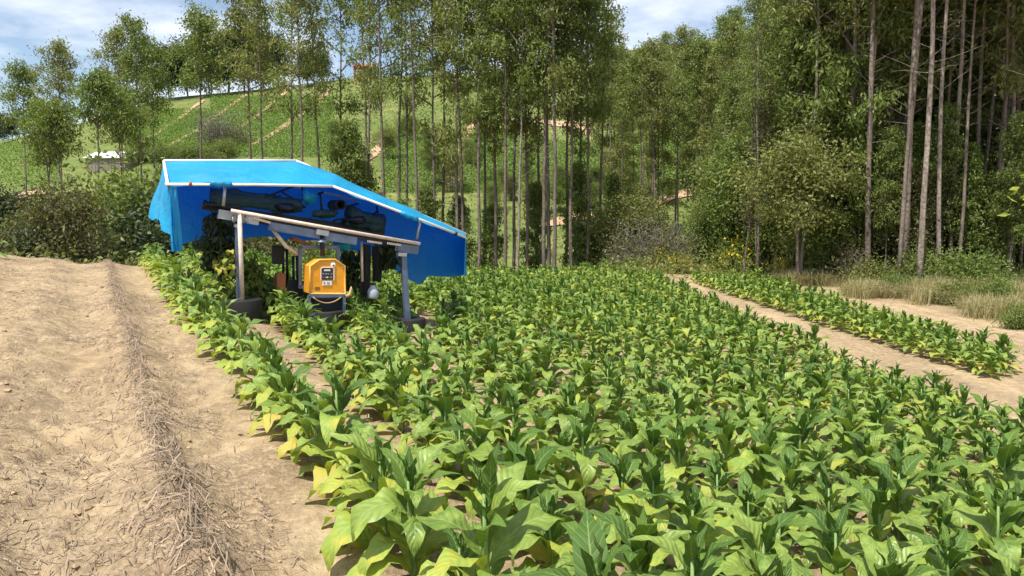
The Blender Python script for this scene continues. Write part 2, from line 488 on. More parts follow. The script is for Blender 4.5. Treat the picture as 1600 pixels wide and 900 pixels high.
track('dirt_track', [(905, 196), (935, 222), (960, 236), (985, 232)], 2.6, 'short tan track dipping right of the tall grove')
track('dirt_track', [(850, 352), (900, 342), (960, 330), (1030, 315), (1090, 300), (1190, 276)], 3.0, 'orange earth road along the foot of the hill')
track('dirt_track', [(560, 268), (585, 240), (605, 212)], 2.2, 'rusty bare earth gully behind the tarp roof')
track('dirt_track', [(1085, 268), (1110, 258), (1135, 262)], 2.2, 'short orange earth bend in front of the right wood')
track('dirt_track', [(-10, 322), (20, 312), (45, 303), (75, 300)], 4.5, 'brown earth bank at the left edge across the valley')

# ------------------------------------------------------------------ foliage builders
def add_leaves(G, C, D, L, W, r, m=0):
    """one folded diamond per leaf at centres C pointing along D"""
    n = len(C)
    D = D / (np.linalg.norm(D, axis=1)[:, None] + 1e-9)
    S = np.cross(D, r.normal(size=(n, 3))); S /= np.linalg.norm(S, axis=1)[:, None] + 1e-9
    U = np.cross(S, D)
    l = (L * r.uniform(0.7, 1.3, n))[:, None]; w = (W * r.uniform(0.7, 1.3, n))[:, None]
    v = np.stack([C - D * l * .5, C + S * w * .5 + U * w * .15 - D * l * .08, C + D * l * .5, C - S * w * .5 + U * w * .15 - D * l * .08], 1)
    q = np.arange(n * 4).reshape(n, 4)
    G.add(v.reshape(-1, 3), q, m=m)

def clumps(G, centres, sig, per, L, W, r, hang=0.6, m=0):
    C = np.repeat(centres, per, axis=0)
    off = r.normal(size=C.shape) * sig
    off[:, 2] *= 0.8
    C = C + off
    D = r.normal(size=C.shape) * 0.7 + off / (np.linalg.norm(off, axis=1)[:, None] + .05) * 0.5
    D[:, 2] -= hang
    add_leaves(G, C, D, L, W, r, m)

def make_euc(seed, H, start, rad, nleaf, dead=8, bare_mid=0.0, mat=M_EUC, r0=None, lean=0.02, bmat=M_BARK):
    """tall plantation eucalyptus: straight bole, thin rising limbs, hanging leaf clumps"""
    r = np.random.default_rng(seed)
    T = Geo(); Lf = Geo()
    n = 14
    hs = np.linspace(-0.5, H, n)
    wob = np.cumsum(r.normal(size=(n, 2)) * 0.035, axis=0) + np.outer(np.linspace(0, 1, n), r.normal(size=2) * lean * H)
    P = np.column_stack([wob, hs])
    r0 = r0 or (0.0040 * H + 0.022)
    T.tube(P, r0 * (1 - np.linspace(0, 1, n)) ** 0.85 + 0.015, 8)
    at = lambda h: np.array([np.interp(h, hs, P[:, 0]), np.interp(h, hs, P[:, 1]), h])
    nb = 34
    cents = []
    for i in range(nb):
        f = (i + r.random()) / nb
        h = H * (start + (0.99 - start) * f)
        if r.random() < bare_mid * (1 - f): continue
        prof = (0.45 + 0.55 * math.sin(math.pi * min(1, 0.18 + 0.75 * f))) * (1 - 0.62 * f ** 2.5)
        ln = rad * prof * r.uniform(0.65, 1.2)
        az = i * 2.4 + r.normal() * 0.4; el = R(r.uniform(28, 62))
        a = at(h)
        d = np.array([math.cos(az) * math.cos(el), math.sin(az) * math.cos(el), math.sin(el)])
        t = np.linspace(0, 1, 5)
        B = a + d * (t * ln)[:, None] + np.array([0, 0, -0.22 * ln]) * (t ** 2.2)[:, None] + r.normal(size=(5, 3)) * 0.03 * ln * t[:, None]
        T.tube(B, 0.035 * (1 - t * .8) * (0.5 + ln / rad), 4, cap=False)
        for tt in (0.5, 0.72, 0.9, 1.04):
            if r.random() < 0.12: continue
            c = a + (B[-1] - a) * tt + r.normal(size=3) * 0.16 * ln
            cents.append(c)
    for i in range(dead):
        h = H * r.uniform(0.25, start + 0.1); az = r.random() * 6.28; ln = r.uniform(.5, 1.7)
        a = at(h); d = np.array([math.cos(az), math.sin(az), r.uniform(-.1, .8)])
        t = np.linspace(0, 1, 4)
        T.tube(a + d * (t * ln)[:, None] + r.normal(size=(4, 3)) * 0.05 * t[:, None], 0.018 * (1 - .7 * t), 3, cap=False)
    cents = np.array(cents)
    per = max(8, nleaf // len(cents))
    clumps(Lf, cents, 0.19 + 0.045 * rad, per, 0.29, 0.095, r, 0.7)
    return [('trunk', T.mesh('trunk', bmat, True)), ('crown', Lf.mesh('crown', mat))]

def make_broad(seed, H, rad, nleaf, mat=M_BROAD, trunk=0.35, stems=1, leaf=(0.24, 0.12), squash=1.0, sig=0.45):
    """broad-leaved tree or tall shrub: forked stems carrying leaf clumps through the crown"""
    r = np.random.default_rng(seed)
    T = Geo(); Lf = Geo(); cents = []
    tops = []
    for s in range(stems):
        az = r.random() * 6.28; sp = 0.0 if stems == 1 else rad * r.uniform(.1, .35)
        t = np.linspace(0, 1, 7)
        base = np.array([math.cos(az), math.sin(az), 0]) * (0.02 if stems == 1 else 0.15)
        P = base + np.outer(t, [math.cos(az) * sp, math.sin(az) * sp, H * r.uniform(.72, .85)]) + r.normal(size=(7, 3)) * 0.05 * t[:, None]
        P[0, 2] = -0.4
        T.tube(P, (0.014 * H + 0.02) / stems ** .35 * (1 - .8 * t), 6, cap=False)
        tops.append(P)
    nb = 30
    for i in range(nb):
        P = tops[i % stems]
        f = (i + r.random()) / nb
        h = trunk + (1 - trunk) * f
        k = h * 6 * 0.95; a = P[min(5, int(k))] * (1 - (k % 1)) + P[min(6, int(k) + 1)] * (k % 1)
        az = i * 2.4 + r.normal() * .5
        ln = rad * math.sqrt(max(.06, 1 - (2 * f - .85) ** 2 / 1.5)) * r.uniform(.55, 1.15)
        el = R(r.uniform(5, 50) + 30 * f)
        d = np.array([math.cos(az) * math.cos(el), math.sin(az) * math.cos(el), math.sin(el) * squash])
        t = np.linspace(0, 1, 4)
        B = a + d * (t * ln)[:, None] + r.normal(size=(4, 3)) * 0.06 * ln * t[:, None]
        T.tube(B, 0.03 * (1 - .75 * t) * (H / 6) ** .5, 4, cap=False)
        for tt in (.4, .65, .85, 1.0, 1.08):
            if r.random() < .1: continue
            cents.append(a + (B[-1] - a) * tt + r.normal(size=3) * .18 * rad * (0.4 + .6 * tt))
    cents = np.array(cents); cents[:, 2] = np.maximum(cents[:, 2], 0.12 * H * r.random(len(cents)))
    clumps(Lf, cents, sig, max(6, nleaf // len(cents)), leaf[0], leaf[1], r, 0.15)
    return [('trunk', T.mesh('trunk', M_TWIG, True)), ('crown', Lf.mesh('crown', mat))]

def make_bush(seed, H, rad, nleaf, mat, twigs=16, leaf=(0.16, 0.08), tmat=M_TWIG, sig=0.3, extra=None):
    r = np.random.default_rng(seed)
    T = Geo(); Lf = Geo(); cents = []
    for i in range(twigs):
        az = i * 2.4 + r.normal() * .3; out = rad * r.uniform(.25, 1.0); h = H * r.uniform(.45, 1.0) * math.sqrt(max(.2, 1 - (out / rad) ** 2 * .75))
        t = np.linspace(0, 1, 5)
        B = np.outer(t, [0, 0, h]) + np.outer(t ** 1.5, [math.cos(az) * out, math.sin(az) * out, 0]) + r.normal(size=(5, 3)) * .06 * rad * t[:, None]
        B[0] = (math.cos(az) * .06, math.sin(az) * .06, -0.3)
        T.tube(B, 0.022 * (1 - .75 * t) * (H / 2) ** .5, 4, cap=False)
        for tt in (.35, .6, .8, 1.0):
            c = np.array([np.interp(tt, t, B[:, k]) for k in range(3)]) + r.normal(size=3) * .15 * rad
            cents.append(c)
            for k in range(2):
                e = c + r.normal(size=3) * .22 * rad
                T.tube(np.stack([c * .8 + B[2] * .2, c, e]), [0.010, 0.007, 0.003], 3, cap=False); cents.append(e)
    cents = np.array(cents); cents[:, 2] = np.maximum(cents[:, 2], 0.08)
    clumps(Lf, cents, sig, max(3, nleaf // len(cents)), leaf[0], leaf[1], r, 0.1)
    parts = [('stems', T.mesh('stems', tmat, True)), ('foliage', Lf.mesh('foliage', mat))]
    if extra:
        E = Geo(); top = cents[cents[:, 2] > np.quantile(cents[:, 2], .55)]
        clumps(E, top, sig * .5, 5, .09, .08, r, -.4)
        parts.append(('flowers', E.mesh('flowers', extra)))
    return parts

def put(parts, name, x, y, rz=0.0, s=1.0, sz=None, sink=0.0):
    o = link(name, None, None, (x, y, float(ground(x, y)) - sink))
    o.empty_display_size = 0.2
    o.rotation_euler = (0, 0, rz); o.scale = (s, s, sz or s)
    for pn, me in parts: link(pn, me, o)
    return o

# ------------------------------------------------------------------ tree kinds
E_TOP = [make_euc(101, 22, .70, 2.4, 5000, 10), make_euc(102, 24, .66, 2.7, 6000, 8, mat=M_EUC2)]           # crown only at the top
E_MID = [make_euc(111, 24, .42, 2.6, 6200, 12, .5), make_euc(112, 25, .38, 2.4, 5400, 14, .6, M_EUC2), make_euc(113, 23, .46, 2.8, 6200, 10, .45)]
E_THIN = [make_euc(121, 25, .50, 2.2, 2800, 16, .6), make_euc(122, 24, .56, 2.0, 2400, 18, .5, M_EUC2)]       # sparse, sky shows through
E_FULL = [make_euc(131, 20, .28, 2.8, 9500, 14, .2), make_euc(132, 22, .32, 3.0, 9500, 16, .25, M_EUC2), make_euc(133, 21, .24, 2.6, 9000, 16, .15)]
E_PALE = [make_euc(141, 25, .50, 2.8, 9000, 18, .4, M_EUC2, 0.105, .012, M_BARKP), make_euc(142, 26, .46, 2.6, 9000, 16, .5, M_EUC, 0.095, .015, M_BARKP)]
E_SLIM = [make_euc(161, 21, .26, 1.7, 4600, 24, .3, M_EUC2, .075, .03), make_euc(162, 19, .30, 1.9, 5200, 26, .35, M_EUC, .065, .035), make_euc(163, 20, .34, 1.6, 4200, 28, .3, M_EUC2, .08, .025, M_BARKP)]   # slender, leafy low down
E_DRY = [make_euc(171, 17, .28, 1.5, 2600, 34, .3, M_SCRUB, .07, .03, M_BARKP), make_euc(172, 15, .25, 1.4, 2000, 38, .3, M_SCRUB, .06, .04)]   # half dead, brown
E_BOLE = [make_euc(191, 24, .52, 2.0, 2600, 26, .4, M_EUC2, .074, .02, M_BARKP), make_euc(192, 25, .50, 2.1, 2600, 30, .4, M_EUC, .066, .03), make_euc(193, 23, .55, 1.9, 2400, 28, .4, M_EUC2, .060, .04, M_BARKP), make_euc(194, 24, .54, 2.0, 2500, 24, .4, M_EUC, .082, .02)]   # bare boles, crown high up
E_SMALL = [make_euc(181, 16, .79, 1.9, 2600, 6, .1, M_BROAD, .09, .03), make_euc(182, 15.5, .77, 2.1, 3000, 6, .1, M_EUC, .09, .03)]
E_YOUNG = [make_euc(151, 11, .22, 1.7, 7000, 4, .1, M_BROAD), make_euc(152, 13, .30, 1.9, 8000, 6, .15, M_EUC)]
B_ROUND = [make_broad(201, 8, 2.6, 9000), make_broad(202, 7, 2.2, 8000, M_BROAD, .4, 2), make_broad(203, 9, 2.8, 10000, M_EUC2, .45, 2)]
B_SCRUB = [make_broad(211, 7, 2.3, 9000, M_SCRUB, .12, 4, (.2, .1)), make_broad(212, 6, 2.2, 8000, M_SCRUB, .1, 5, (.18, .1)), make_broad(213, 6.5, 2.1, 9000, M_EUC, .1, 4, (.2, .1)), make_broad(214, 5.5, 2.0, 8000, M_DARK, .1, 4, (.2, .11))]
B_HILL = [make_broad(221, 12, 4.0, 8000, M_DARK, .3, 2, (.42, .24), 1, .7), make_broad(222, 10, 3.6, 7000, M_DARK, .25, 2, (.42, .24), 1, .7), make_euc(223, 13, .35, 3.4, 6000, 4, .1, M_DARK)]
S_GREEN = [make_bush(301, 1.8, 1.2, 4500, M_BROAD), make_bush(302, 1.4, 1.1, 4000, M_EUC2), make_bush(303, 2.2, 1.3, 5000, M_EUC)]
S_GREY = [make_bush(311, 2.4, 1.7, 3600, M_GREYL, 26, (.13, .05), M_TWIGG), make_bush(312, 1.8, 1.4, 2200, M_SCRUB, 24, (.13, .06), M_TWIGG)]
S_FLOW = [make_bush(321, 1.3, 0.8, 2600, M_BROAD, 12, (.14, .06), extra=M_FLOWER), make_bush(322, 1.0, 0.7, 2200, M_EUC2, 12, (.14, .06), extra=M_FLOWER)]
S_LIME = [make_broad(331, 5.6, 1.35, 2600, M_LIME, .62, 2, (.20, .085), .6, .24)]

xy = lambda px, d: ((px - 800.0) / F * d, d)
# ------------------------------------------------------------------ eucalyptus left of and behind the harvester
solo = [  # pixel column, distance, kind, height scale, label
    (42, 78, E_TOP[0], 1.03, 'tall eucalyptus with a small round tuft, nearest the left frame edge'),
    (98, 74, E_TOP[1], 0.99, 'eucalyptus with a broad airy top, second from the left frame edge'),
    (198, 76, E_TOP[1], 1.06, 'eucalyptus leaning into a shared crown left of the shed roof, left stem'),
    (222, 72, E_MID[0], 1.06, 'tallest eucalyptus of the clump above the white shed roof'),
    (243, 77, E_TOP[0], 1.12, 'eucalyptus with a thin dark trunk, right stem of the clump above the shed'),
    (312, 70, E_TOP[0], 1.17, 'lone slim eucalyptus rising over the left half of the blue roof'),
    (396, 66, E_TOP[1], 1.14, 'eucalyptus reaching the top frame edge above the middle of the blue roof'),
]
GR_L = 'eucalyptus trees standing across the valley'
for px, d, k, s, lab in solo:
    x, y = xy(px, d)
    z0 = float(ground(x, y))
    o = put(k, 'eucalyptus_tree', x, y, rng.random() * 6.28, s)
    tag(o, lab, 'tree', GR_L)

grove = [  # pixel column, distance, kind, scale
    (418, 62, E_THIN[1], 1.05), (452, 58, E_THIN[0], 1.05), (474, 55, E_THIN[1], 1.1), (508, 60, E_THIN[1], 1.05), (528, 63, E_THIN[0], 1.1),
    (572, 58, E_THIN[1], 1.12), (585, 62, E_THIN[0], 1.1), (600, 55, E_THIN[0], 1.08), (622, 57, E_THIN[1], 1.15), (640, 60, E_THIN[0], 1.1),
    (660, 52, E_THIN[0], 1.06), (682, 55, E_THIN[1], 1.06), (694, 60, E_MID[1], 1.1), (712, 50, E_MID[1], 1.04), (728, 54, E_THIN[1], 1.12),
    (745, 49, E_MID[2], 1.1), (758, 58, E_MID[0], 1.12), (772, 52, E_MID[1], 1.08), (788, 48, E_MID[0], 1.0), (800, 56, E_MID[2], 1.14),
    (806, 47, E_PALE[1], 0.92), (822, 51, E_MID[1], 1.0), (836, 58, E_THIN[0], 1.1), (848, 47, E_MID[2], 1.1), (860, 50, E_MID[0], 1.1), (866, 46, E_MID[1], 0.98),
    (882, 52, E_MID[2], 1.05), (892, 48, E_MID[0], 0.98), (905, 55, E_MID[1], 1.0), (918, 50, E_MID[2], 0.93), (930, 57, E_THIN[0], .95)]
for i, (px, d, k, s) in enumerate(grove):
    x, y = xy(px, d)
    o = put(k, 'eucalyptus_tree', x, y, i * 1.7, s * 0.95, s)
    tag(o, 'slender eucalyptus behind the crop, %s from the left in the tall grove' % nth(i + 1), 'tree', 'eucalyptus grove behind the field')

# younger trees between the tall boles
young = [(462, 60, B_ROUND[0], 1.35, 'round-headed bright green tree rising behind the blue roof'),
         (540, 57, E_YOUNG[1], 1.12, 'dense dark young eucalyptus with a column crown behind the blue roof'),
         (565, 60, E_YOUNG[0], 1.05, 'light green young tree right beside the dense dark column tree'),
         (432, 63, E_YOUNG[0], .92, 'wispy young tree at the left of the round-headed green tree'),
         (628, 52, E_YOUNG[0], .82, 'low leafy sapling above the sloping right end of the roof'),
         (668, 55, E_YOUNG[1], .78, 'young eucalyptus among trunks left of the curved pale track'),
         (600, 50, B_ROUND[1], .85, 'bushy green tree just above the slope of the blue roof'),
         (510, 53, B_ROUND[2], .85, 'olive tree crown peeping over the bend of the blue roof'),
         (765, 56, E_YOUNG[0], .80, 'small leafy tree right of the curved pale track'),
         (838, 54, E_YOUNG[1], .72, 'small tree with low crown among the thickest trunks'),
         (900, 51, E_YOUNG[0], .80, 'leafy young tree at the right end of the tall grove'),
         (935, 56, B_ROUND[1], 1.0, 'spreading pale tree just right of the tall grove'),
         (962, 60, E_YOUNG[0], .95, 'leafy sapling between the grove and the right wood'),
         (985, 50, B_ROUND[2], .75, 'low olive tree beside the grey thicket')]
for i, (px, d, k, s, lab) in enumerate(young):
    x, y = xy(px, d)
    tag(put(k, 'young_tree', x, y, i * 2.1, s), lab, 'tree', 'young trees behind the field')

rr = np.random.default_rng(606)
low = []
for px in np.arange(500, 1160, 16):
    p = hit(px + rr.normal() * 8, rr.uniform(215, 345), 84, 300)
    if p[1] < 85: continue
    k = [B_ROUND[0], B_ROUND[1], B_ROUND[2], B_SCRUB[0], B_SCRUB[2], E_YOUNG[0], E_YOUNG[1]][rr.integers(7)]
    low.append((p[0] / p[1] * F + 800, p[1], k, rr.uniform(.4, .75)))
for px in np.arange(415, 720, 38):
    low.append((px + rr.normal() * 6, rr.uniform(52, 60), [B_ROUND[1], B_SCRUB[2], B_SCRUB[0], E_YOUNG[0]][rr.integers(4)], rr.uniform(.7, .95)))
low.sort(key=lambda t: t[0])
for i, (px, d, k, s) in enumerate(low):
    x, y = xy(px, d)
    tag(put(k, 'sapling', x, y, i * 1.1, s), 'leafy sapling across the valley behind the grove, %s from the left' % nth(i + 1), 'tree', 'saplings across the valley')

# broad-leaved trees and scrub at the left, below the brow of the bare soil
left = [(66, 62, E_SMALL[1], .98), (95, 60, E_SMALL[0], 1.02), (108, 58, E_SMALL[1], 1.04), (152, 57, E_SMALL[0], 1.12), (198, 62, E_SMALL[1], 1.12), (20, 40, B_SCRUB[3], .8)]
for i, (px, d, k, s) in enumerate(left):
    x, y = xy(px, d)
    tag(put(k, 'broadleaf_tree', x, y, i * 1.3, s, s), 'leafy green tree in front of the left hill, %s from the left' % nth(i + 1), 'tree', 'broadleaf trees at the left')
scrub = [(-20, 30, 1, .72), (12, 27, 0, .62), (38, 31, 2, .62), (62, 34, 1, .95), (85, 30, 3, .75), (100, 37, 0, 1.12), (122, 32, 1, 1.0), (138, 27, 2, .62), (150, 38, 3, 1.25),
         (168, 33, 0, 1.05), (188, 29, 3, .82), (204, 36, 1, 1.2), (238, 32, 0, 1.05), (240, 35, 2, 1.1), (256, 30, 3, .9), (278, 36, 0, 1.1), (305, 38, 1, 1.05),
         (335, 40, 2, 1.0), (365, 42, 0, 1.0), (70, 26, 3, .5), (165, 26, 1, .6), (210, 27, 2, .62), (112, 26, 0, .55), (-50, 29, 0, .8),
         (72, 50, 3, 1.05), (96, 53, 1, 1.2), (124, 48, 0, 1.7), (150, 52, 3, 1.5), (180, 50, 0, 1.5), (212, 49, 1, 1.9), (232, 52, 0, 1.05), (252, 48, 3, 1.0)]
scrub.sort()
for i, (px, d, k, s) in enumerate(scrub):
    x, y = xy(px, d)
    tag(put((B_SCRUB[k] if i % 3 else B_SCRUB[2 + i % 2]), 'scrub_tree', x, y, i * 1.9, s * (.85 if px < 55 else (.55 if 118 < px < 214 else 1.26))), '%s scrub tree below the bare soil edge, %s from the left' % (['brown-olive', 'brownish', 'olive', 'dark'][k] if i % 3 else 'green', nth(i + 1)), 'tree', 'scrub below the bare soil')

# shrubs on the drop behind the crop and in front of the right wood
shr = []
rr = np.random.default_rng(77)
for px in np.arange(410, 1000, 24):
    shr.append((px + rr.normal() * 6, 46 + rr.random() * 14, S_GREEN[rr.integers(3)] if rr.random() < .7 else S_GREY[1], rr.uniform(.9, 1.7), 'low leafy shrub under the tall grove'))
for px in np.arange(985, 1340, 19):
    shr.append((px + rr.normal() * 6, 44 + rr.random() * 8 - (px - 985) * .022, S_GREEN[rr.integers(3)] if rr.random() < .75 else S_GREY[1], rr.uniform(.8, 1.5), 'leafy shrub beyond the far end of the crop'))
for i, (px, d, k, s, lab) in enumerate(sorted(shr, key=lambda t: t[0])):
    x, y = xy(px, d)
    tag(put(k, 'shrub', x, y, i * 2.3, s), '%s, %s shrub from the left' % (lab, nth(i + 1)), 'shrub', 'shrubs behind the field')
for px, d, k, s, lab in [(985, 46, 1, 1.3, 'brownish dry thicket at the foot of the right wood'), (1015, 45, 0, 1.35, 'largest grey leafless thicket behind the crop'),
                         (1050, 47, 0, 1.2, 'grey twiggy thicket right of the largest one'), (340, 120, 0, 2.9, 'grey bare thicket on the green hill above the blue roof'),
                         (365, 118, 1, 2.2, 'brown thicket at the right of the grey one on the hill')]:
    if d > 100:
        p = hit(px, 228, 60, 300); x, y = p[0], p[1]
    else: x, y = xy(px, d)
    tag(put(S_GREY[k], 'dry_thicket', x, y, px, s), lab, 'shrub', 'dry thickets')
for i, (px, d, k, s, lab) in enumerate([(1042, 42.5, 0, .95, 'shrub with orange-yellow flowers at the tip of the crop'), (1062, 41.0, 1, .85, 'small yellow-flowered shrub touching the crop end'),
                         (1155, 41, 0, 1.5, 'tallest yellow-flowered shrub below the right wood'), (1236, 37.5, 1, .9, 'yellow-flowered shrub beside the narrow crop strip')]):
    x, y = xy(px, d)
    tag(put(S_FLOW[k], 'flowering_shrub', x, y, i, s), lab, 'shrub', 'yellow flowering shrubs')

# ------------------------------------------------------------------ the wood at the right
wood = [(1312, 37, E_MID[1], 1.05), (1322, 36, E_FULL[0], 1.1), (1357, 34, E_MID[0], 1.0), (1398, 37, E_SLIM[0], 1.1), (1418, 33, E_MID[1], 1.08), (1436, 31, E_PALE[0], 1.0),
        (1484, 34, E_PALE[1], .95), (1546, 35, E_PALE[1], .95), (1556, 36, E_SLIM[1], 1.1), (1573, 34, E_SLIM[2], 1.1), (1268, 36, E_PALE[0], .85), (1210, 40, E_THIN[0], .62),
        (1612, 29, E_MID[2], 1.1), (1640, 33, E_FULL[1], 1.1), (1690, 30, E_MID[0], 1.1), (1238, 41, E_MID[2], .75), (1185, 44, E_FULL[0], .60)]
rr = np.random.default_rng(123)
for px in (1188, 1206, 1222, 1240, 1256, 1284, 1298, 1330, 1344, 1371, 1384, 1408, 1462, 1472, 1503, 1520, 1533, 1566, 1585, 1598, 1625, 1650):
    wood.append((px + rr.normal() * 3, rr.uniform(31.5, 38) if px > 1330 else rr.uniform(36, 42), E_BOLE[rr.integers(4)], rr.uniform(.9, 1.15) * (.62 if px < 1250 else 1)))
for px in np.arange(1165, 1690, 24):
    wood.append((px + rr.normal() * 6, rr.uniform(37, 48), (E_SLIM + E_DRY)[rr.integers(5)], rr.uniform(.85, 1.15) * (.68 if px < 1230 else 1)))
for row, (d0, x0, step) in enumerate(((41, 1180, 66), (47, 1140, 56), (54, 1100, 50), (62, 1040, 46), (70, 985, 36), (80, 955, 34), (92, 930, 30), (104, 935, 34))):
    for px in np.arange(x0, 1720, step):
        d = d0 + rr.uniform(-3, 3)
        k = E_FULL[rr.integers(3)] if rr.random() < .36 else (E_MID + E_BOLE)[rr.integers(7)]
        sc = rr.uniform(.82, 1.12)
        if px < 1150: k = (E_MID + E_TOP + E_SLIM)[rr.integers(8)]
        if px < 1255:
            pt = rr.uniform(80, 140) if px < 1120 else (rr.uniform(55, 100) if px < 1180 else rr.uniform(5, 50))
            xw = (px - 800) / F * d
            sc = min(1.2, max(.45, ((330 - pt) / F * d - float(ground(xw, d))) / 21.5))
        wood.append((px + rr.normal() * 8, d, k, sc))
wood.sort(key=lambda t: t[0])
for i, (px, d, k, s) in enumerate(wood):
    x, y = xy(px, d)
    kind = 'pale-barked eucalyptus' if k in E_PALE else ('full-crowned eucalyptus' if k in E_FULL else 'slim eucalyptus')
    tag(put(k, 'eucalyptus_tree', x, y, i * 2.7, s), '%s in the right wood, %s trunk from its left end' % (kind, nth(i + 1)), 'tree', 'eucalyptus wood at the right')
under = []
for px, d, k, sc in ((1105, 46, B_ROUND[0], .55), (1128, 43, E_YOUNG[0], .50), (1150, 45, B_ROUND[2], .6), (1178, 42, E_YOUNG[1], .55), (1200, 40.5, B_ROUND[0], .55), (1226, 41, E_YOUNG[0], .6),
                    (1250, 38.5, B_ROUND[1], .62), (1275, 38, E_YOUNG[0], .5), (1300, 36.5, S_GREEN[0], 1.2), (1330, 34.5, S_GREY[1], 1.0), (1290, 37, S_GREY[1], 1.1), (1345, 35, E_YOUNG[0], .55), (1382, 34, E_YOUNG[1], .5), (1425, 35, E_YOUNG[0], .6), (1470, 34, E_YOUNG[1], .55), (1510, 33.5, E_YOUNG[0], .5), (1580, 32.5, E_YOUNG[1], .5), (1620, 31, E_YOUNG[0], .55), (1365, 33, S_GREEN[1], .8), (1455, 31.5, S_GREEN[2], .8), (1520, 30, S_GREEN[0], .8)):
    under.append((px, d, k, sc))
for row, (d0, x0, step) in enumerate(((36, 1250, 36), (41, 1175, 40), (48, 1150, 44), (57, 1150, 48))):
    for px in np.arange(x0, 1690, step):
        k = rr.integers(10)
        kk = B_SCRUB[rr.integers(4)] if k < 4 else (S_GREEN[rr.integers(3)] if k < 7 else B_ROUND[rr.integers(3)])
        under.append((px + rr.normal() * 8, d0 + rr.uniform(-2, 2.5), kk, rr.uniform(.45, .85) if kk not in S_GREEN else rr.uniform(.9, 1.6)))
for d0, x0, step in ((37, 1230, 75), (42, 1180, 62), (50, 1150, 50)):
    for px in np.arange(x0, 1690, step):
        under.append((px + rr.normal() * 12, d0 + rr.uniform(-2, 2.5), E_YOUNG[rr.integers(2)] if rr.random() < .7 else B_ROUND[rr.integers(3)], rr.uniform(.75, 1.15)))
under.sort(key=lambda t: t[0])
for i, (px, d, k, s) in enumerate(under):
    x, y = xy(px, d)
    tag(put(k, 'understorey_shrub', x, y, i * 2.1, s), 'leafy understorey shrub between the boles of the right wood, %s from the left' % nth(i + 1), 'shrub', 'understorey of the right wood')
x, y = xy(1608, 15.5)
o = tag(put(S_LIME[0], 'lime_leaved_tree', x + 1.62, y, 2.2, 1.12), 'young tree with large lime-yellow leaves cut by the right frame edge', 'tree')
for i, (px, d, k, s, lab) in enumerate([(1560, 25.5, 0, .55, 'broad green shrub in dry grass at the forest edge'), (1600, 21.5, 2, .36, 'green shrub at the right frame edge over the bare bank'),
                                        (1500, 27, 1, .6, 'small shrub behind the straw grass below the pale trunks'), (1400, 30, 0, .5, 'small sapling shrub at the foot of the pale trunk')]):
    x, y = xy(px, d)
    tag(put(S_GREEN[k], 'shrub', x, y, i, s), lab, 'shrub', 'shrubs at the forest edge')

# ------------------------------------------------------------------ trees, shed and house on the far hill
hill = [(275, 135, 0, .95), (297, 140, 1, 1.0), (318, 143, 2, 1.0), (338, 142, 0, 1.1), (358, 142, 1, 1.25), (378, 140, 0, 1.1), (398, 139, 2, 1.1), (415, 137, 1, 1.15), (432, 135, 0, .9), (487, 128, 1, .7), (505, 126, 0, .55)]
for i, (px, py, k, s) in enumerate(hill):
    x, y = (px - 800) / F * 214, 214.0 + (i % 3) * 3
    tag(put(B_HILL[k], 'hilltop_tree', x, y, i, s * 1.3), 'dark dense tree on the hill crest, %s from the left' % nth(i + 1), 'tree', 'dark trees on the hill crest')
for i, (px, d, k, s) in enumerate([(8, 200, 1, .75), (-8, 190, 0, .8), (30, 205, 0, .5), (10, 95, 0, .75), (28, 100, 1, .65), (52, 98, 0, .5)]):
    x, y = xy(px, d)
    tag(put(B_HILL[k], 'dark_tree', x, y, i, s), 'dark tree by the left frame edge %s, number %s' % ('on the skyline' if d > 150 else 'across the valley', ['one', 'two', 'three'][i % 3]), 'tree', 'dark trees at the left edge')
rr = np.random.default_rng(9)
for i, px in enumerate(np.linspace(215, 350, 9)):
    p = hit(px, 252 + rr.uniform(-6, 4), 60, 300)
    tag(put(S_GREEN[i % 3], 'hedge_shrub', p[0], p[1], i, 1.7), 'dark green shrub at the foot of the left hill, %s from the left' % nth(i + 1), 'shrub', 'shrubs at the hill foot')

M_SHEETW = plain('white_roof_sheet', (0.80, 0.79, 0.78), 0.45, var=0.08, scale=.5)
M_PLANKG = plain('weathered_plank', (0.24, 0.20, 0.18), 0.85, var=0.3)
M_BRICK = plain('red_render', (0.25, 0.085, 0.065), 0.85, var=0.2)
M_TILE = plain('clay_tile', (0.32, 0.12, 0.09), 0.85, var=0.25)
M_GLASSD = plain('dark_window', (0.03, 0.035, 0.045), 0.15, var=0.1)
c = hit(174, 262, 60, 300)
shed = link('farm_shed', None, None, tuple(c)); tag(shed, 'low farm shed with white sheet roof on the left hillside', 'shed')
sx = c[1] / F
G = Geo(); w2, dp, hh = 30 * sx, 4.0, 14 * sx
for i in range(12):
    xa = -w2 + 2 * w2 * (i + .5) / 12
    pl = Geo().box(c + [xa, -dp / 2 + .02 * (i % 2), hh / 2 - .6], (2 * w2 / 12 - .04, .06, hh + 1.2))
    part('plank', pl, M_PLANKG, shed)
part('wall', Geo().box(c + [0, 0.1, hh / 2 - .6], (2 * w2 - .1, dp - .1, hh + 1.1)), M_PLANKG, shed)
ax = np.array([[1, 0, .03], [0, .96, .27], [0, -.27, .96]])
for i in range(8):
    xa = -w2 * 1.08 + 2.16 * w2 * (i + .5) / 8
    part('roof_sheet', Geo().box(c + [xa, 0, hh + .62 + .02 * (i % 2)], (2.16 * w2 / 8 + .1, dp * 1.25, .05), ax), M_SHEETW, shed)
c = np.array([(575 - 800) / F * 216, 216.0, 0.0]); c[2] = float(ground(c[0], c[1]))
house = link('hill_house', None, None, tuple(c)); tag(house, 'small red house on the skyline behind thin trunks', 'house')
W, D, Hh = 5.2, 4.5, 3.1
part('wall', Geo().box(c + [0, 0, Hh / 2 - .4], (W, D, Hh + .8)), M_BRICK, house)
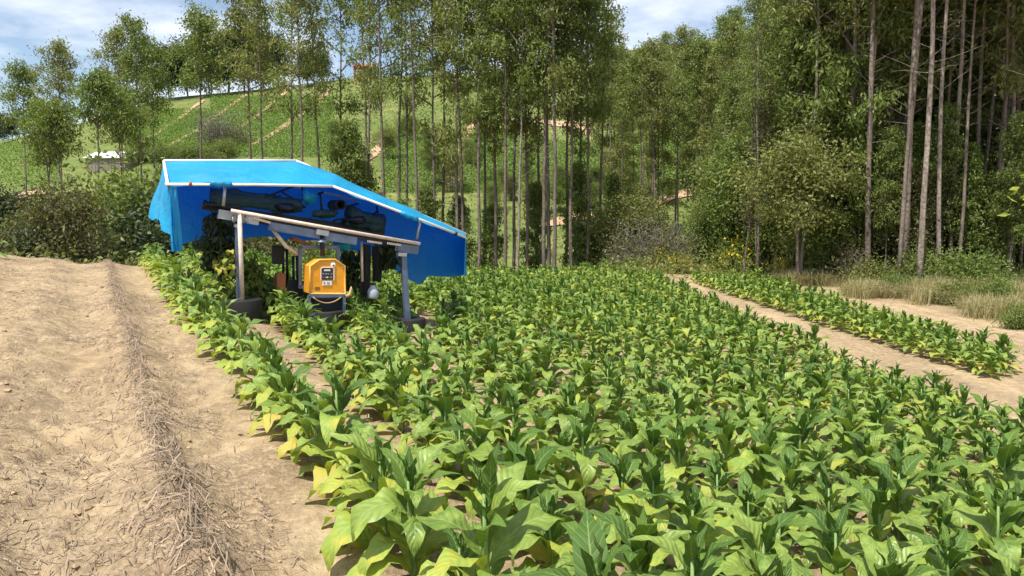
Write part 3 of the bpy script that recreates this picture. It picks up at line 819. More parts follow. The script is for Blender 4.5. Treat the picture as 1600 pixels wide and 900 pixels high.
for s in (-1, 1):
    axr = np.array([[1, 0, 0], [0, math.cos(.42), -s * math.sin(.42)], [0, s * math.sin(.42), math.cos(.42)]])
    part('roof', Geo().box(c + [0, s * D * .27, Hh + .48], (W + .7, D * .64, .12), axr), M_TILE, house)
for xx in (-1.3, 1.4):
    wdw = part('window', Geo().box(c + [xx, -D / 2 - .03, 1.7], (1.0, .1, 1.0)), M_SHEETW, house)
    part('pane', Geo().box(c + [xx, -D / 2 - .09, 1.7], (.84, .04, .84)), M_GLASSD, wdw)
part('door', Geo().box(c + [0.1, -D / 2 - .03, 1.0], (.9, .08, 2.0)), M_PLANKG, house)

# ------------------------------------------------------------------ ground cover that nobody could count
def tuft_blades(P, n, h, w, r, spread=0.25, lean=0.5):
    """curved grass blades in clumps at the points P"""
    B = np.repeat(P, n, axis=0); m = len(B)
    B = B + np.column_stack([r.normal(size=(m, 2)) * spread, np.zeros(m)])
    B[:, 2] = ground(B[:, 0], B[:, 1]) - .03
    az = r.random(m) * 6.283; le = np.abs(r.normal(size=m)) * lean; hh = h * r.uniform(.5, 1.25, m)
    d = np.column_stack([np.cos(az), np.sin(az), np.zeros(m)]); s = np.column_stack([-np.sin(az), np.cos(az), np.zeros(m)]) * (w * r.uniform(.6, 1.4, m))[:, None] / 2
    up = np.array([0, 0, 1.0])
    mid = B + up * (hh * .6)[:, None] + d * (hh * le * .35)[:, None]
    tip = B + up * (hh * (1 - .35 * np.minimum(le, 1.4)))[:, None] + d * (hh * le)[:, None]
    v = np.stack([B - s, B + s, mid + s * .8, mid - s * .8, tip], 1).reshape(-1, 3)
    i = np.arange(m) * 5
    return v, np.stack([i, i + 1, i + 2, i + 3], -1), np.stack([i + 3, i + 2, i + 4], -1)

rr = np.random.default_rng(41)
def scatter_px(n, px0, px1, d0, d1):
    px = rr.uniform(px0, px1, n); d = rr.uniform(d0, d1, n)
    x = (px - 800) / F * d
    return np.column_stack([x, d, np.zeros(n)])
# dry grass fringe along the forest edge
P = []
for px0, px1, da, db, n in ((1330, 1480, 29.0, 30.8, 80), (1440, 1540, 27, 29.5, 55), (1530, 1610, 23.5, 27, 80), (1230, 1340, 34, 37, 60)):
    P.append(scatter_px(n, px0, px1, da, db))
P = np.concatenate(P)
v, q, t = tuft_blades(P, 90, .72, .014, rr, .24, 1.0)
tag(link('dry_grass', Geo().add(v, q, t).mesh('dry_grass', M_DRYG)), 'straw-coloured dry grass along the forest edge', kind='stuff')
P = np.concatenate([scatter_px(160, 1330, 1640, 29.5, 35), scatter_px(260, 960, 1330, 40, 50)])
v, q, t = tuft_blades(P, 24, .5, .016, rr, .25, .6)
tag(link('green_grass', Geo().add(v, q, t).mesh('green_grass', M_GRASS)), 'green grass and weeds at the far edge of the field', kind='stuff')
# leafy weeds on the forest floor and valley side
P = np.concatenate([scatter_px(1500, 960, 1700, 36, 75), scatter_px(900, 380, 960, 44, 80), scatter_px(500, -60, 380, 22, 60)])
P[:, 2] = ground(P[:, 0], P[:, 1]) + rr.uniform(.05, .6, len(P))
Gw = Geo(); clumps(Gw, P, .4, 26, .2, .1, rr, -.1)
tag(link('undergrowth', Gw.mesh('undergrowth', M_EUC2)), 'leafy weeds covering the forest floor', kind='stuff')

# crop rows on the far hill
def crop_patch(px0, px1, py0, py1, n_row, n_in, h):
    pts = []
    a = np.linspace(0, 1, n_row); b = np.linspace(0, 1, n_in)
    A, Bb, C, Dd = hit(px0, py1, 60, 300), hit(px1, py1, 60, 300), hit(px1, py0, 60, 300), hit(px0, py0, 60, 300)
    U, V = np.meshgrid(a, b, indexing='ij')
    V = V + rr.normal(size=V.shape) * .3 / n_in
    X = (A[0] * (1 - U) + Bb[0] * U) * (1 - V) + (Dd[0] * (1 - U) + C[0] * U) * V
    Y = (A[1] * (1 - U) + Bb[1] * U) * (1 - V) + (Dd[1] * (1 - U) + C[1] * U) * V
    return np.column_stack([X.ravel(), Y.ravel(), np.zeros(X.size)])
def crop_stuff(P, per, h, lab):
    P = P.copy(); P[:, 2] = ground(P[:, 0], P[:, 1]) + h * .45
    Gc = Geo(); clumps(Gc, P, h * .32, per, h * .75, h * .34, rr, -.3)
    tag(link('hillside_crop', Gc.mesh('hillside_crop', M_HCROP)), lab, kind='stuff')
n = 9000
hx = rr.uniform(-75, 70, n); hy = rr.uniform(88, 222, n); hz = ground(hx, hy) + .15
Gh = Geo(); clumps(Gh, np.column_stack([hx, hy, hz]), .35, 4, .5, .22, rr, -.6)
tag(link('hillside_grass', Gh.mesh('hillside_grass', M_GRASS)), 'rough grass on the far hillside', kind='stuff')
crop_stuff(np.concatenate([crop_patch(205, 330, 172, 245, 52, 60, .6), crop_patch(330, 520, 152, 245, 80, 60, .6)]), 5, .62, 'green crop rows on the left hillside')
crop_stuff(np.concatenate([crop_patch(600, 800, 205, 300, 60, 46, .6), crop_patch(800, 1150, 215, 300, 70, 40, .6), crop_patch(-40, 90, 232, 292, 30, 24, .6)]), 6, .66, 'darker green crop plots across the valley')

# ------------------------------------------------------------------ tobacco
def leaf_arrays(seed, L, W, e0, e1, ns=10, na=4, fold=0.22, wave=0.02, twist=0.4):
    """one tobacco leaf from its petiole along +X: arching midrib, cupped and wavy blade"""
    r = np.random.default_rng(seed)
    t = np.linspace(0, 1, ns + 1)
    el = np.radians(e0 + (e1 - e0) * t ** 1.1)
    ds = L / ns
    x = np.concatenate([[0], np.cumsum(np.cos(el[:-1]) * ds)]); z = np.concatenate([[0], np.cumsum(np.sin(el[:-1]) * ds)])
    w = W * .5 * (np.sin(np.pi * np.clip(t, 0, 1) ** 0.85) ** 0.8) * (1 - .18 * t)
    w = np.maximum(w, .045 * W * (1 - t)); w[-1] = 0.002
    u = np.linspace(-1, 1, na + 1)
    ph = r.uniform(0, 6.28, 2)
    V = np.zeros((ns + 1, na + 1, 3)); UV = np.zeros((ns + 1, na + 1, 2))
    bend = r.normal() * twist * .12 * L
    for i in range(ns + 1):
        nrm = np.array([-math.sin(el[i]), 0, math.cos(el[i])])
        tw = twist * r.uniform(-.4, .4) * t[i]
        for k, uu in enumerate(u):
            lift = fold * abs(uu) * w[i] - 0.35 * w[i] * uu * uu * t[i]
            lift += wave * math.sin(t[i] * 17 + ph[0 if uu < 0 else 1]) * abs(uu) ** 1.5 * (w[i] / (W * .5 + 1e-6)) + tw * uu * w[i]
            V[i, k] = np.array([x[i], bend * t[i] ** 2 + uu * w[i], z[i]]) + nrm * lift
            UV[i, k] = (uu, t[i])
    return V, UV

def leaf_mesh(name, V, UV, mat):
    G = Geo().grid(V)
    me = G.mesh(name, mat, True)
    uv = me.uv_layers.new(name='UVMap')
    idx = np.zeros(len(me.loops), np.int32); me.loops.foreach_get('vertex_index', idx)
    uv.data.foreach_set('uv', UV.reshape(-1, 2)[idx].astype(np.float32).ravel())
    return me

TIERS = [  # length, width, rise at the base, fall at the tip
    (0.425, 0.172, 42, -70), (0.42, 0.154, 62, -80), (0.34, 0.112, 78, -26), (0.20, 0.056, 85, 46)]
TM = [[M_LLOW, M_LMID, M_LYEL], [M_LMID, M_LLOW], [M_LTOP, M_LMID], [M_LTOP]]
LEAF, LEAF_LO = {}, {}
for ti, (L, W, a, b) in enumerate(TIERS):
    for vi in range(4):
        rv = np.random.default_rng(ti * 10 + vi)
        aa, bb = a + rv.normal() * 7, b + rv.normal() * 14
        V, UV = leaf_arrays(ti * 100 + vi, L, W, aa, bb, wave=.030 if ti < 2 else .014, fold=.30 if ti < 2 else .45)
        for mi, mt in enumerate(TM[ti]): LEAF[ti, vi, mi] = leaf_mesh('leaf', V, UV, mt)
        LEAF_LO[ti, vi] = leaf_arrays(ti * 100 + vi, L, W, aa, bb, 5, 2, wave=.02, fold=.2)

def plant_spec(r, yellow=0.25, size=1.0, side=None):
    """leaves of one plant as (tier, variant, material slot, azimuth, height, roll, scale) and the stem height"""
    H = r.uniform(.42, .62) * size
    out = []; az = r.random() * 6.28
    n = 17
    for i in range(n):
        f = i / (n - 1)
        az += 2.4 + r.normal() * .22
        h = H * (.07 + .90 * f ** .9)
        ti = 0 if f < .30 else (1 if f < .62 else (2 if f < .84 else 3))
        s = size * r.uniform(.82, 1.15) * (1.0 if ti < 3 else 1.1 - .2 * (f - .84) / .16)
        y = yellow
        if side is not None: y = yellow * (1.5 if math.cos(az - side) > -.1 else .5)
        if ti == 0:
            q = r.random(); m = 2 if q < y * .22 else (0 if q < y * 1.5 else 1)
        elif ti == 1: m = 1 if r.random() < y * .42 else 0
        elif ti == 2: m = 1 if r.random() < .35 else 0
        else: m = 0
        out.append((ti, int(r.integers(4)), m, az, h, r.normal() * .14, s))
    return out, H

stem_g = Geo(); tt = np.linspace(0, 1, 5)
stem_g.tube(np.column_stack([.012 * np.sin(tt * 5), .01 * np.cos(tt * 4) - .01, tt * 1.08 - .08]), .016 * (1 - .6 * tt), 6)
STEM = stem_g.mesh('stem', M_STEM, True)

# rows fan out gently from the first row beside the bare soil to the right field edge
RROW = lambda y: 5.75 + 0.01 * y
FRACS = [0, .136, .240, .345] + [.345 + .655 * k / 7 for k in range(1, 8)]
NROW = len(FRACS)
plants = []          # x, y, row name, order, yellow
rr = np.random.default_rng(2024)
YB = lambda x: np.interp(x, BROW_X, BROW_Y)
def row_pts(frac, y0, y1, step):
    y = y0; n = 0
    while y < y1:
        x = LROW(y) * (1 - frac) + RROW(y) * frac
        sl = -0.53 * (1 - frac)
        yield x + rr.normal() * .035, y + rr.normal() * .035
        y += step * rr.uniform(.86, 1.16) / math.hypot(1, sl)
for i in range(NROW):
    frac = FRACS[i]
    for x, y in row_pts(frac, 2.3 + .2 * rr.random(), 46, .355 if i < 2 else .385):
        if y > YB(x) + 1.5: break
        if rr.random() < .015: continue
        plants.append((x, y, i, .62 if i == 0 else (.40 if i < 3 else .22)))
    if i < NROW - 1:
        for x, y in row_pts((FRACS[i] + FRACS[i + 1]) / 2, 13.2 if i < 3 else 16.5, 46, .45):
            if y > YB(x) + 1.5: break
            plants.append((x, y, 50 + i, .15))
for k, (xa, xb) in enumerate(((8.95, 8.2), (9.3, 9.0), (9.65, 9.9), (9.95, 10.7))):
    y = 14.6 + k * .4
    while y < 36:
        f = (y - 14.6) / 21.4
        plants.append((xa * (1 - f) + xb * f + rr.normal() * .04, y + rr.normal() * .04, 100 + k, .34 if k == 0 else .15)); y += .46 * rr.uniform(.88, 1.14)
plants.append((-11.05, 16.9, 200, .3)); plants.append((-11.5, 16.6, 200, .3)); plants.append((-11.9, 17.2, 200, .3))

# wheels of the harvester stand between rows: plants right under them are left out
HU = np.array([0.88, 0.475, 0]); HU /= np.linalg.norm(HU)            # across the machine, to the right
HV = np.array([-HU[1], HU[0], 0])                                   # along the rows, away from the camera
HP0 = np.array([-4.17, 12.3, 0.0])
def mach(px, py, back=0.0):
    """point of the harvester on its cross plane (pushed back along the rows) seen at a photograph pixel"""
    d = ray(px, py); p0 = HP0 + HV * back
    return d * (np.dot(p0, HV) / np.dot(d, HV))
def gz(p): return float(ground(p[0], p[1]))
WHEELS = [mach(378, 500), mach(512, 505, -.25), mach(644, 530)]

def inframe(x, y, margin=40):
    z = float(ground(x, y)) + .35
    c, s = math.cos(PITCH), math.sin(PITCH)
    dp = y * c - z * s; up = y * s + z * c
    if dp < .5: return False, dp
    px, py = 800 + F * x / dp, 450 - F * up / dp
    return (-margin < px < 1600 + margin and py < 900 + 2.2 * margin), dp
keep = []
for p in plants:
    dv = [np.array([p[0] - w[0], p[1] - w[1], 0]) for w in WHEELS]
    if any(abs(d @ HU) < .40 and -.5 < d @ HV < .45 for d in dv): continue
    los = [w[:2] / np.linalg.norm(w[:2]) for w in WHEELS]        # keep the trodden ground before each wheel clear
    if any(abs(d[0] * l[1] - d[1] * l[0]) < .42 and -rch < d[0] * l[0] + d[1] * l[1] < .3 for d, l, rch in zip(dv, los, (2.4, 1.5, 1.7))): continue
    keep.append(p)
vis, rest = [], []
for p in keep:
    ok, dp = inframe(p[0], p[1])
    (vis if ok else rest).append((dp, p))
vis.sort(key=lambda t: t[0])
rest += vis[300:]; vis = vis[:300]
ROWNAME = ['the row beside the bare soil'] + ['the %s row from the bare soil' % nth(i + 1) for i in range(1, NROW)]
order = {}
for dp, (x, y, row, yel) in sorted(vis, key=lambda t: t[1][1]):
    order[row] = order.get(row, 0) + 1
    o = link('tobacco_plant', None, None, (x, y, float(ground(x, y)) - .01)); o.empty_display_size = .1
    size = rr.uniform(.70, 1.10) * (1.06 if row == 0 else (1.0 if row == 1 else .95))
    spec, H = plant_spec(rr, yel, size, math.pi if row == 0 else None)
    st = link('stem', STEM, o); st.scale = (size, size, H)
    for ti, vi, m, az, h, roll, s in spec:
        lf = link('leaf', LEAF[ti, vi, m], o, (math.cos(az) * .012, math.sin(az) * .012, h))
        lf.rotation_euler = (roll, rr.normal() * .08, az); lf.scale = (s, s, s)
    look = 'yellow-edged' if row == 0 else ('leafy' if row < 3 else 'green')
    tag(o, '%s tobacco plant, %s from the front %s' % (look, nth(order[row]), 'in ' + ROWNAME[row] if row < NROW else ('between the %s and %s rows' % (nth(row - 49), nth(row - 48)) if row < 100 else 'in the %s row of the narrow right strip' % nth(row - 99))), 'tobacco plant', 'tobacco plants in rows')
# the many plants farther off, as one crop
Gs = Geo(); UVs = []
SLOT = {}
mats_s = [M_LLOW, M_LMID, M_LYEL, M_LTOP, M_STEM]
slot_of = {m.name: i for i, m in enumerate(mats_s)}
specs = [[plant_spec(np.random.default_rng(900 + i), yv, 1.0) for i in range(10)] for yv in (.15, .3, .6)]
for dp, (x, y, row, yel) in rest:
    sp, H = specs[0 if yel < .25 else (1 if yel < .5 else 2)][int(rr.integers(10))]
    size = rr.uniform(.74, 1.10); rz = rr.random() * 6.28
    if row == 11: size *= rr.uniform(.9, 1.2)
    z0 = float(ground(x, y))
    for ti, vi, m, az, h, roll, s in sp:
        V, UV = LEAF_LO[ti, vi]
        a = az + rz; ca, sa = math.cos(a), math.sin(a); cr, sr = math.cos(roll), math.sin(roll)
        v = V.reshape(-1, 3) * s * size
        yv = v[:, 1] * cr - v[:, 2] * sr; zv = v[:, 1] * sr + v[:, 2] * cr
        w = np.column_stack([v[:, 0] * ca - yv * sa + x, v[:, 0] * sa + yv * ca + y, zv + h * size + z0])
        Gs.grid(w.reshape(V.shape), slot_of[TM[ti][m].name]); UVs.append(UV.reshape(-1, 2))
me = Gs.mesh('tobacco_crop', mats_s, True)
uv = me.uv_layers.new(name='UVMap'); UVs = np.concatenate(UVs)
idx = np.zeros(len(me.loops), np.int32); me.loops.foreach_get('vertex_index', idx)
uv.data.foreach_set('uv', UVs[idx].astype(np.float32).ravel())
tag(link('tobacco_crop', me), 'dense farther tobacco plants filling the field', kind='stuff')

# ------------------------------------------------------------------ straw and clods on the bare soil
def ground_fine(x, y):
    z = ground(x, y); d = (LROW(y) - x) * .88
    nr = 1 - smooth(14, 40, np.hypot(x, y)); b = smooth(0, .6, d)
    z = z + nr * ((fbm(x * 7, y * 7, 4) - .5) * .12 + (fbm(x * 1.8, y * 1.8, 3) - .5) * .12 + .036 * np.sin(d * 6.5 + 2.5 * fbm(x * .5, y * .5, 2))) * (.35 + .65 * b)
    for off, wd, hh in ((.98, .16, .07), (3.5, .22, .06), (6.1, .25, .06)):
        z = z + nr * hh * np.exp(-((d - off - .12 * (fbm(y * .7, x * 0 + off, 2) - .5)) / wd) ** 2)
    return z
def straws(x, y, n_lift, lmin, lmax, wid, along, r):
    n = len(x); L = r.uniform(lmin, lmax, n)
    az = np.where(r.random(n) < along, math.atan2(.88, -.47) + r.normal(size=n) * .35, r.random(n) * 6.28)
    d = np.column_stack([np.cos(az), np.sin(az)])
    s = np.column_stack([-np.sin(az), np.cos(az)]) * (wid * r.uniform(.6, 1.5, n))[:, None] / 2
    rows = []
    lift = np.abs(r.normal(size=n)) * n_lift; tilt = r.normal(size=n) * .22
    for k, f in enumerate((-.5, 0, .5)):
        cx, cy = x + d[:, 0] * L * f, y + d[:, 1] * L * f
        z = ground_fine(cx, cy) + .006 + lift + tilt * L * (f + .5) * (tilt > 0) + (.02 * L if k == 1 else 0)
        rows.append(np.column_stack([cx - s[:, 0], cy - s[:, 1], z])); rows.append(np.column_stack([cx + s[:, 0], cy + s[:, 1], z + .002]))
    v = np.stack(rows, 1).reshape(-1, 3); i = np.arange(n) * 6
    q = np.concatenate([np.stack([i, i + 1, i + 3, i + 2], -1), np.stack([i + 2, i + 3, i + 5, i + 4], -1)])
    return v, q
r5 = np.random.default_rng(55)
Gst = Geo()
for off, n, wd in ((0.98, 2200, .055), (3.5, 2200, .2), (6.1, 1500, .25)):
    y = 2.8 + 17 * r5.random(n) ** 1.35
    x = LROW(y) - (off + .12 * (fbm(y * .7, y * 0 + off, 2) - .5) + r5.normal(size=n) * wd * (.7 + .8 * vnoise(y * 1.3, y * 0 + off))) / .88
    Gst.add(*straws(x, y, .018, .04, .30, .0048, .55, r5))
n = 100000
y = 2.7 + 17.5 * r5.random(n) ** 1.6
x = LROW(y) - (.45 + 8.5 * r5.random(n)) / .88
kp = fbm(x * 1.1, y * 1.1, 3) > r5.uniform(.28, .66, n)
Gst.add(*straws(x[kp], y[kp], .006, .012, .10, .0042, .25, r5))
n = 5000                                              # litter between the rows and on the right-hand path
y = 3 + 30 * r5.random(n) ** 1.3; x = LROW(y) + (13.5 - LROW(y)) * r5.random(n)
Gst.add(*straws(x, y, .005, .04, .22, .012, .3, r5))
tag(link('straw_litter', Gst.mesh('straw_litter', M_STRAW)), 'broken dry straw lying on the bare soil', kind='stuff')
n = 3600
y = 2.7 + 13 * r5.random(n) ** 1.8; x = LROW(y) - (.1 + 8 * r5.random(n)) / .88
n2 = 1500
y2 = 3 + 12 * r5.random(n2); x2 = LROW(y2) + 9 * r5.random(n2)
x, y = np.concatenate([x, x2]), np.concatenate([y, y2]); n = len(x)
sz = .006 + .022 * r5.random(n) ** 4
octv = np.array([[1, 0, 0], [-1, 0, 0], [0, 1, 0], [0, -1, 0], [0, 0, .75], [0, 0, -.75], [.6, .6, .35], [-.6, -.55, .4]])
tri = [[0, 6, 4], [6, 2, 4], [2, 1, 4], [1, 7, 4], [7, 3, 4], [3, 0, 4], [2, 0, 5], [1, 2, 5], [3, 1, 5], [0, 3, 5], [0, 2, 6], [1, 3, 7]]
v = octv[None] * sz[:, None, None] * r5.uniform(.65, 1.35, (n, 8, 1))
a = r5.random(n) * 6.28
v = np.stack([v[..., 0] * np.cos(a)[:, None] - v[..., 1] * np.sin(a)[:, None], v[..., 0] * np.sin(a)[:, None] + v[..., 1] * np.cos(a)[:, None], v[..., 2]], -1)
v += np.stack([x, y, ground_fine(x, y) + sz * .3], -1)[:, None]
tq = (np.array(tri)[None] + (np.arange(n) * 8)[:, None, None]).reshape(-1, 3)
tag(link('soil_clods', Geo().add(v.reshape(-1, 3), None, tq).mesh('soil_clods', M_CLOD)), 'small crumbled clods of tan soil', kind='stuff')

# ------------------------------------------------------------------ tobacco harvester under a blue tarp
def tarp_mat():
    m, nt, b, out = new_mat('blue_tarp')
    tc = N(nt, 'ShaderNodeTexCoord').outputs['Object']
    f = noise(nt, 2.2, 6, .6, tc)
    col = mixc(nt, ramp(nt, f, .3, .7), (0.012, 0.400, 0.74), (0.030, 0.495, 0.84))
    col = mixc(nt, ramp(nt, noise(nt, 1.1, 7, .7, tc), .52, .72, (0, 0, 0, 1), (.45, .45, .45, 1)), col, (.16, .42, .62))
    nt.links.new(col, b.inputs['Base Color']); b.inputs['Roughness'].default_value = .38
    bp = N(nt, 'ShaderNodeBump', Strength=.8, Distance=.05); nt.links.new(noise(nt, 5, 7, .62, tc), bp.inputs['Height'])
    nt.links.new(bp.outputs[0], b.inputs['Normal'])
    tr = N(nt, 'ShaderNodeBsdfTranslucent'); tr.inputs['Color'].default_value = (.002, .060, .50, 1)
    mx = N(nt, 'ShaderNodeMixShader'); mx.inputs[0].default_value = .38
    nt.links.new(b.outputs[0], mx.inputs[1]); nt.links.new(tr.outputs[0], mx.inputs[2]); nt.links.new(mx.outputs[0], out.inputs['Surface'])
    return m
M_TARP = tarp_mat()
M_PIPE = plain('white_pvc_pipe', (.78, .77, .74), .35, var=.06)
M_WOOD = plain('bare_pole_wood', (.66, .53, .44), .75, var=.2, scale=12, bump=.3)
M_STEEL = plain('blue_grey_steel', (.115, .150, .235), .45, .3, var=.25)
M_GREY = plain('galvanised_steel', (.36, .37, .40), .4, .5, var=.2)
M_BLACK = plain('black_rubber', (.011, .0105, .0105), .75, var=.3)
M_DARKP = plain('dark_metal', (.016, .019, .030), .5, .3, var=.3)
M_YEL = plain('orange_paint', (.80, .33, .018), .38, var=.12, scale=9)
M_YEDGE = plain('sunlit_orange_rim', (.88, .46, .09), .45, var=.15, scale=20)  # hood orange made paler: sun catching the rim is put into the colour
M_PLATE = plain('dark_plate', (.035, .035, .035), .4, var=.2)
M_WHITE = plain('white_print', (.80, .79, .76), .5, var=.08)
M_RED = plain('red_print', (.55, .05, .05), .5, var=.1)
M_RUST = plain('rust_orange_steel', (.34, .11, .04), .6, var=.3)
M_ROPE = plain('tan_cable', (.45, .28, .13), .7, var=.2)
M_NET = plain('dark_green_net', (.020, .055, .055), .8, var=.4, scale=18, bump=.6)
M_JUG = plain('white_plastic', (.38, .42, .48), .35, var=.08)

base = (mach(378, 500) + mach(644, 530)) / 2; base[2] = gz(base)
hv = link('tobacco_harvester', None, None, tuple(base)); hv.empty_display_size = .5
tag(hv, 'tobacco harvester with blue tarp roof and orange engine hood among the rows', 'harvester')
Z = np.array([0, 0, 1.0])

def sheet(corners_top, corners_bot, nu, nv, wr, r, hem=0.0, billow=0.0):
    """hanging or stretched tarp between two polylines, with folds"""
    tu = np.linspace(0, 1, nu); tv = np.linspace(0, 1, nv)
    def poly(C):
        C = np.asarray(C, float); s = np.concatenate([[0], np.cumsum(np.linalg.norm(np.diff(C, axis=0), axis=1))]); s /= s[-1]
        return np.stack([np.interp(tu, s, C[:, k]) for k in range(3)], -1)
    A, B = poly(corners_top), poly(corners_bot)
    P = A[:, None] * (1 - tv)[None, :, None] + B[:, None] * tv[None, :, None]
    ph = r.uniform(0, 6, 4)
    d = np.gradient(A, axis=0); nrm = np.cross(d, (B - A)); nrm /= np.linalg.norm(nrm, axis=1)[:, None] + 1e-9
    f = np.sin(tu * 21 + ph[0]) * .5 + np.sin(tu * 47 + ph[1]) * .3 + np.sin(tu * 9 + ph[2]) * .7
    f2 = np.sin(tv * 7 + ph[3])[None] * np.sin(tu * 13 + ph[1])[:, None]
    amp = wr * (tv ** .7)[None] * f[:, None] + wr * .5 * f2 + billow * np.sin(np.pi * tv)[None] * np.sin(np.pi * tu)[:, None]
    P = P + nrm[:, None] * amp[..., None]
    P[:, -1, 2] += hem * np.sin(tu * 33 + ph[0])
    return P
rt = np.random.default_rng(8)
RB = 1.7                                             # rear edge of the roof, metres behind the front pipe
fl, fb, fr_ = mach(262, 287), mach(520, 291), mach(727, 371)
bl, bb, br = mach(256, 252, RB), mach(462, 252, RB), mach(728, 366, RB)
roof = Geo().grid(sheet([bl, bb, br], [fl, fb, fr_], 90, 30, .034, rt, 0, -.12))
tarp = part('tarp_roof', roof, M_TARP, hv, True)
# rear wall and the right end wall, seen from inside
rb = [mach(270, 385, RB - .05), mach(330, 372, RB), mach(420, 371, RB), mach(520, 378, RB), mach(590, 402, RB), mach(655, 446, RB), mach(668, 432, RB), mach(728, 430, RB)]
rtp = [bl, mach(330, 252, RB), mach(420, 252, RB), mach(500, 262, RB), mach(590, 303, RB), mach(650, 330, RB), mach(668, 340, RB), br]
nu = 90
part('tarp_rear_wall', Geo().grid(sheet([p - Z * .01 for p in rtp], rb, nu, 24, .05, rt, .02)), M_TARP, hv, True)
part('tarp_end_wall', Geo().grid(sheet([fr_ - Z * .02, br - Z * .02], [mach(727, 431), mach(728, 430, RB)], 24, 14, .02, rt, .01)), M_TARP, hv, True)
# left end flap: torn, reaching lowest at the front
fl2 = Geo().grid(sheet([fl - Z * .01, (fl + bl) / 2, bl - Z * .01], [mach(279, 398, -.05), mach(252, 344, .5), mach(236, 342, RB)], 40, 20, .045, rt, .02))
part('tarp_side_flap', fl2, M_TARP, hv, True)
part('tarp_corner_strip', Geo().grid(sheet([fl + HV * .02, mach(276, 289, .03)], [mach(268, 393, -.02), mach(286, 391, .05)], 14, 16, .02, rt, .01)), M_TARP, hv, True)
# pipes carrying the tarp
def pipe(name, pts, r, m, parent=hv, sides=10): return part(name, Geo().tube(pts, r, sides, cap=True), m, parent, True)
pf = -.035
pipe('front_pipe', [mach(258, 288, pf), mach(400, 288.5, pf), mach(518, 291, pf)], .022, M_PIPE)
pipe('front_pipe', [mach(520, 291, pf), mach(630, 333, pf), mach(728, 371, pf)], .022, M_PIPE)
pipe('end_pipe', [fl, bl], .024, M_PIPE)
pipe('rear_pipe', [bl + Z * .01, bb + Z * .01], .024, M_PIPE)
pipe('rear_pipe', [bb + Z * .01, br + Z * .01], .024, M_PIPE)
pipe('inner_pipe', [mach(440, 286, .6), mach(560, 313, .6)], .022, M_GREY)
for px, py in ((345, 287), (640, 338)):
    c = mach(px, py, pf - .03)
    G = Geo(); dirp = HU if px < 500 else (mach(728, 371) - mach(520, 291)) / np.linalg.norm(mach(728, 371) - mach(520, 291))
    prof = [.036, .046, .05, .044, .05, .036]
    t6 = np.linspace(-.16, .16, 6)
    G.tube([c + dirp * a + Z * .012 * math.sin(a * 40) for a in t6], prof, 9)
    part('tarp_tie', G, M_TARP, hv, True)
for px, py in ((297, 287), (712, 365)):
    c = mach(px, py, pf); dirp = HU if px < 500 else (mach(728, 371) - mach(520, 291)) / 2.4
    part('pipe_clamp', Geo().tube([c - dirp * .02, c + dirp * .02], .036, 10), M_RUST if px < 500 else M_DARKP, hv, True)
# struts from beam to pipe
pipe('roof_strut', [mach(352, 289), mach(349, 322)], .024, M_GREY)
pipe('roof_strut', [mach(657, 344), mach(651, 374)], .022, M_GREY)
# main cross beam with its pale pole on top
part('cross_beam', Geo().bar(mach(341, 334, .08), mach(404, 345, .08), .10, .14), M_GREY, hv)
part('cross_beam', Geo().bar(mach(420, 353, .06), mach(556, 377, .06), .12, .13), M_STEEL, hv)
part('cross_beam', Geo().bar(mach(400, 344, .12), mach(650, 386, .12), .08, .10), M_DARKP, hv)
part('beam_end', Geo().bar(mach(620, 386, .02), mach(652, 391, .02), .12, .14), M_STEEL, hv)
pipe('pole', [mach(361, 329, -.06), mach(500, 354, -.07), mach(656, 381, -.06)], .030, M_WOOD)
for a, b in (((575, 377), (596, 380)), ((606, 380), (626, 383)), ((398, 341), (422, 348))):
    part('wood_batten', Geo().bar(mach(*a, -.02), mach(*b, -.02), .06, .035), M_WOOD, hv)
part('rear_beam', Geo().bar(mach(315, 322, .7), mach(600, 362, .7), .10, .10), M_DARKP, hv)
part('rear_beam', Geo().bar(mach(400, 336, .35), mach(598, 368, .35), .08, .06), M_DARKP, hv)
# rolled nets and gear lying on the beams, in the shade of the roof
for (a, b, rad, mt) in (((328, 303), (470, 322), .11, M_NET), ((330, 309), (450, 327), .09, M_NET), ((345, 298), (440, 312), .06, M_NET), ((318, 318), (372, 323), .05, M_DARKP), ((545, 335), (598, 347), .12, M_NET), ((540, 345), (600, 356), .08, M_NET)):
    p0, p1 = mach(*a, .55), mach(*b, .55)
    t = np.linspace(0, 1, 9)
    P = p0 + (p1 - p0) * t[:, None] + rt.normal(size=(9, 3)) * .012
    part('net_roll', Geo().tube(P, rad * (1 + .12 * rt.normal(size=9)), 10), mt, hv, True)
for a, b in (((395, 315), (462, 290)), ((428, 303), (440, 322)), ((472, 292), (474, 312)), ((500, 300), (503, 330)), ((588, 322), (597, 358)), ((478, 312), (505, 300)), ((440, 300), (470, 318)), ((455, 322), (490, 302)), ((510, 330), (560, 318)), ((520, 345), (575, 333)), ((560, 350), (590, 330))):
    pipe('brace', [mach(*a, .5), mach(*b, .5)], .018, M_DARKP)
c = mach(532, 320, .3); axl = np.array([HU, Z, -HV])
tubeend = Geo().lathe(c + HV * .5, [(.001, 0), (.085, 0), (.085, .55), (.070, .55), (.068, .2), (.001, .2)], 18, 0, axl)
part('exhaust_tube', tubeend, M_BLACK, hv, True)
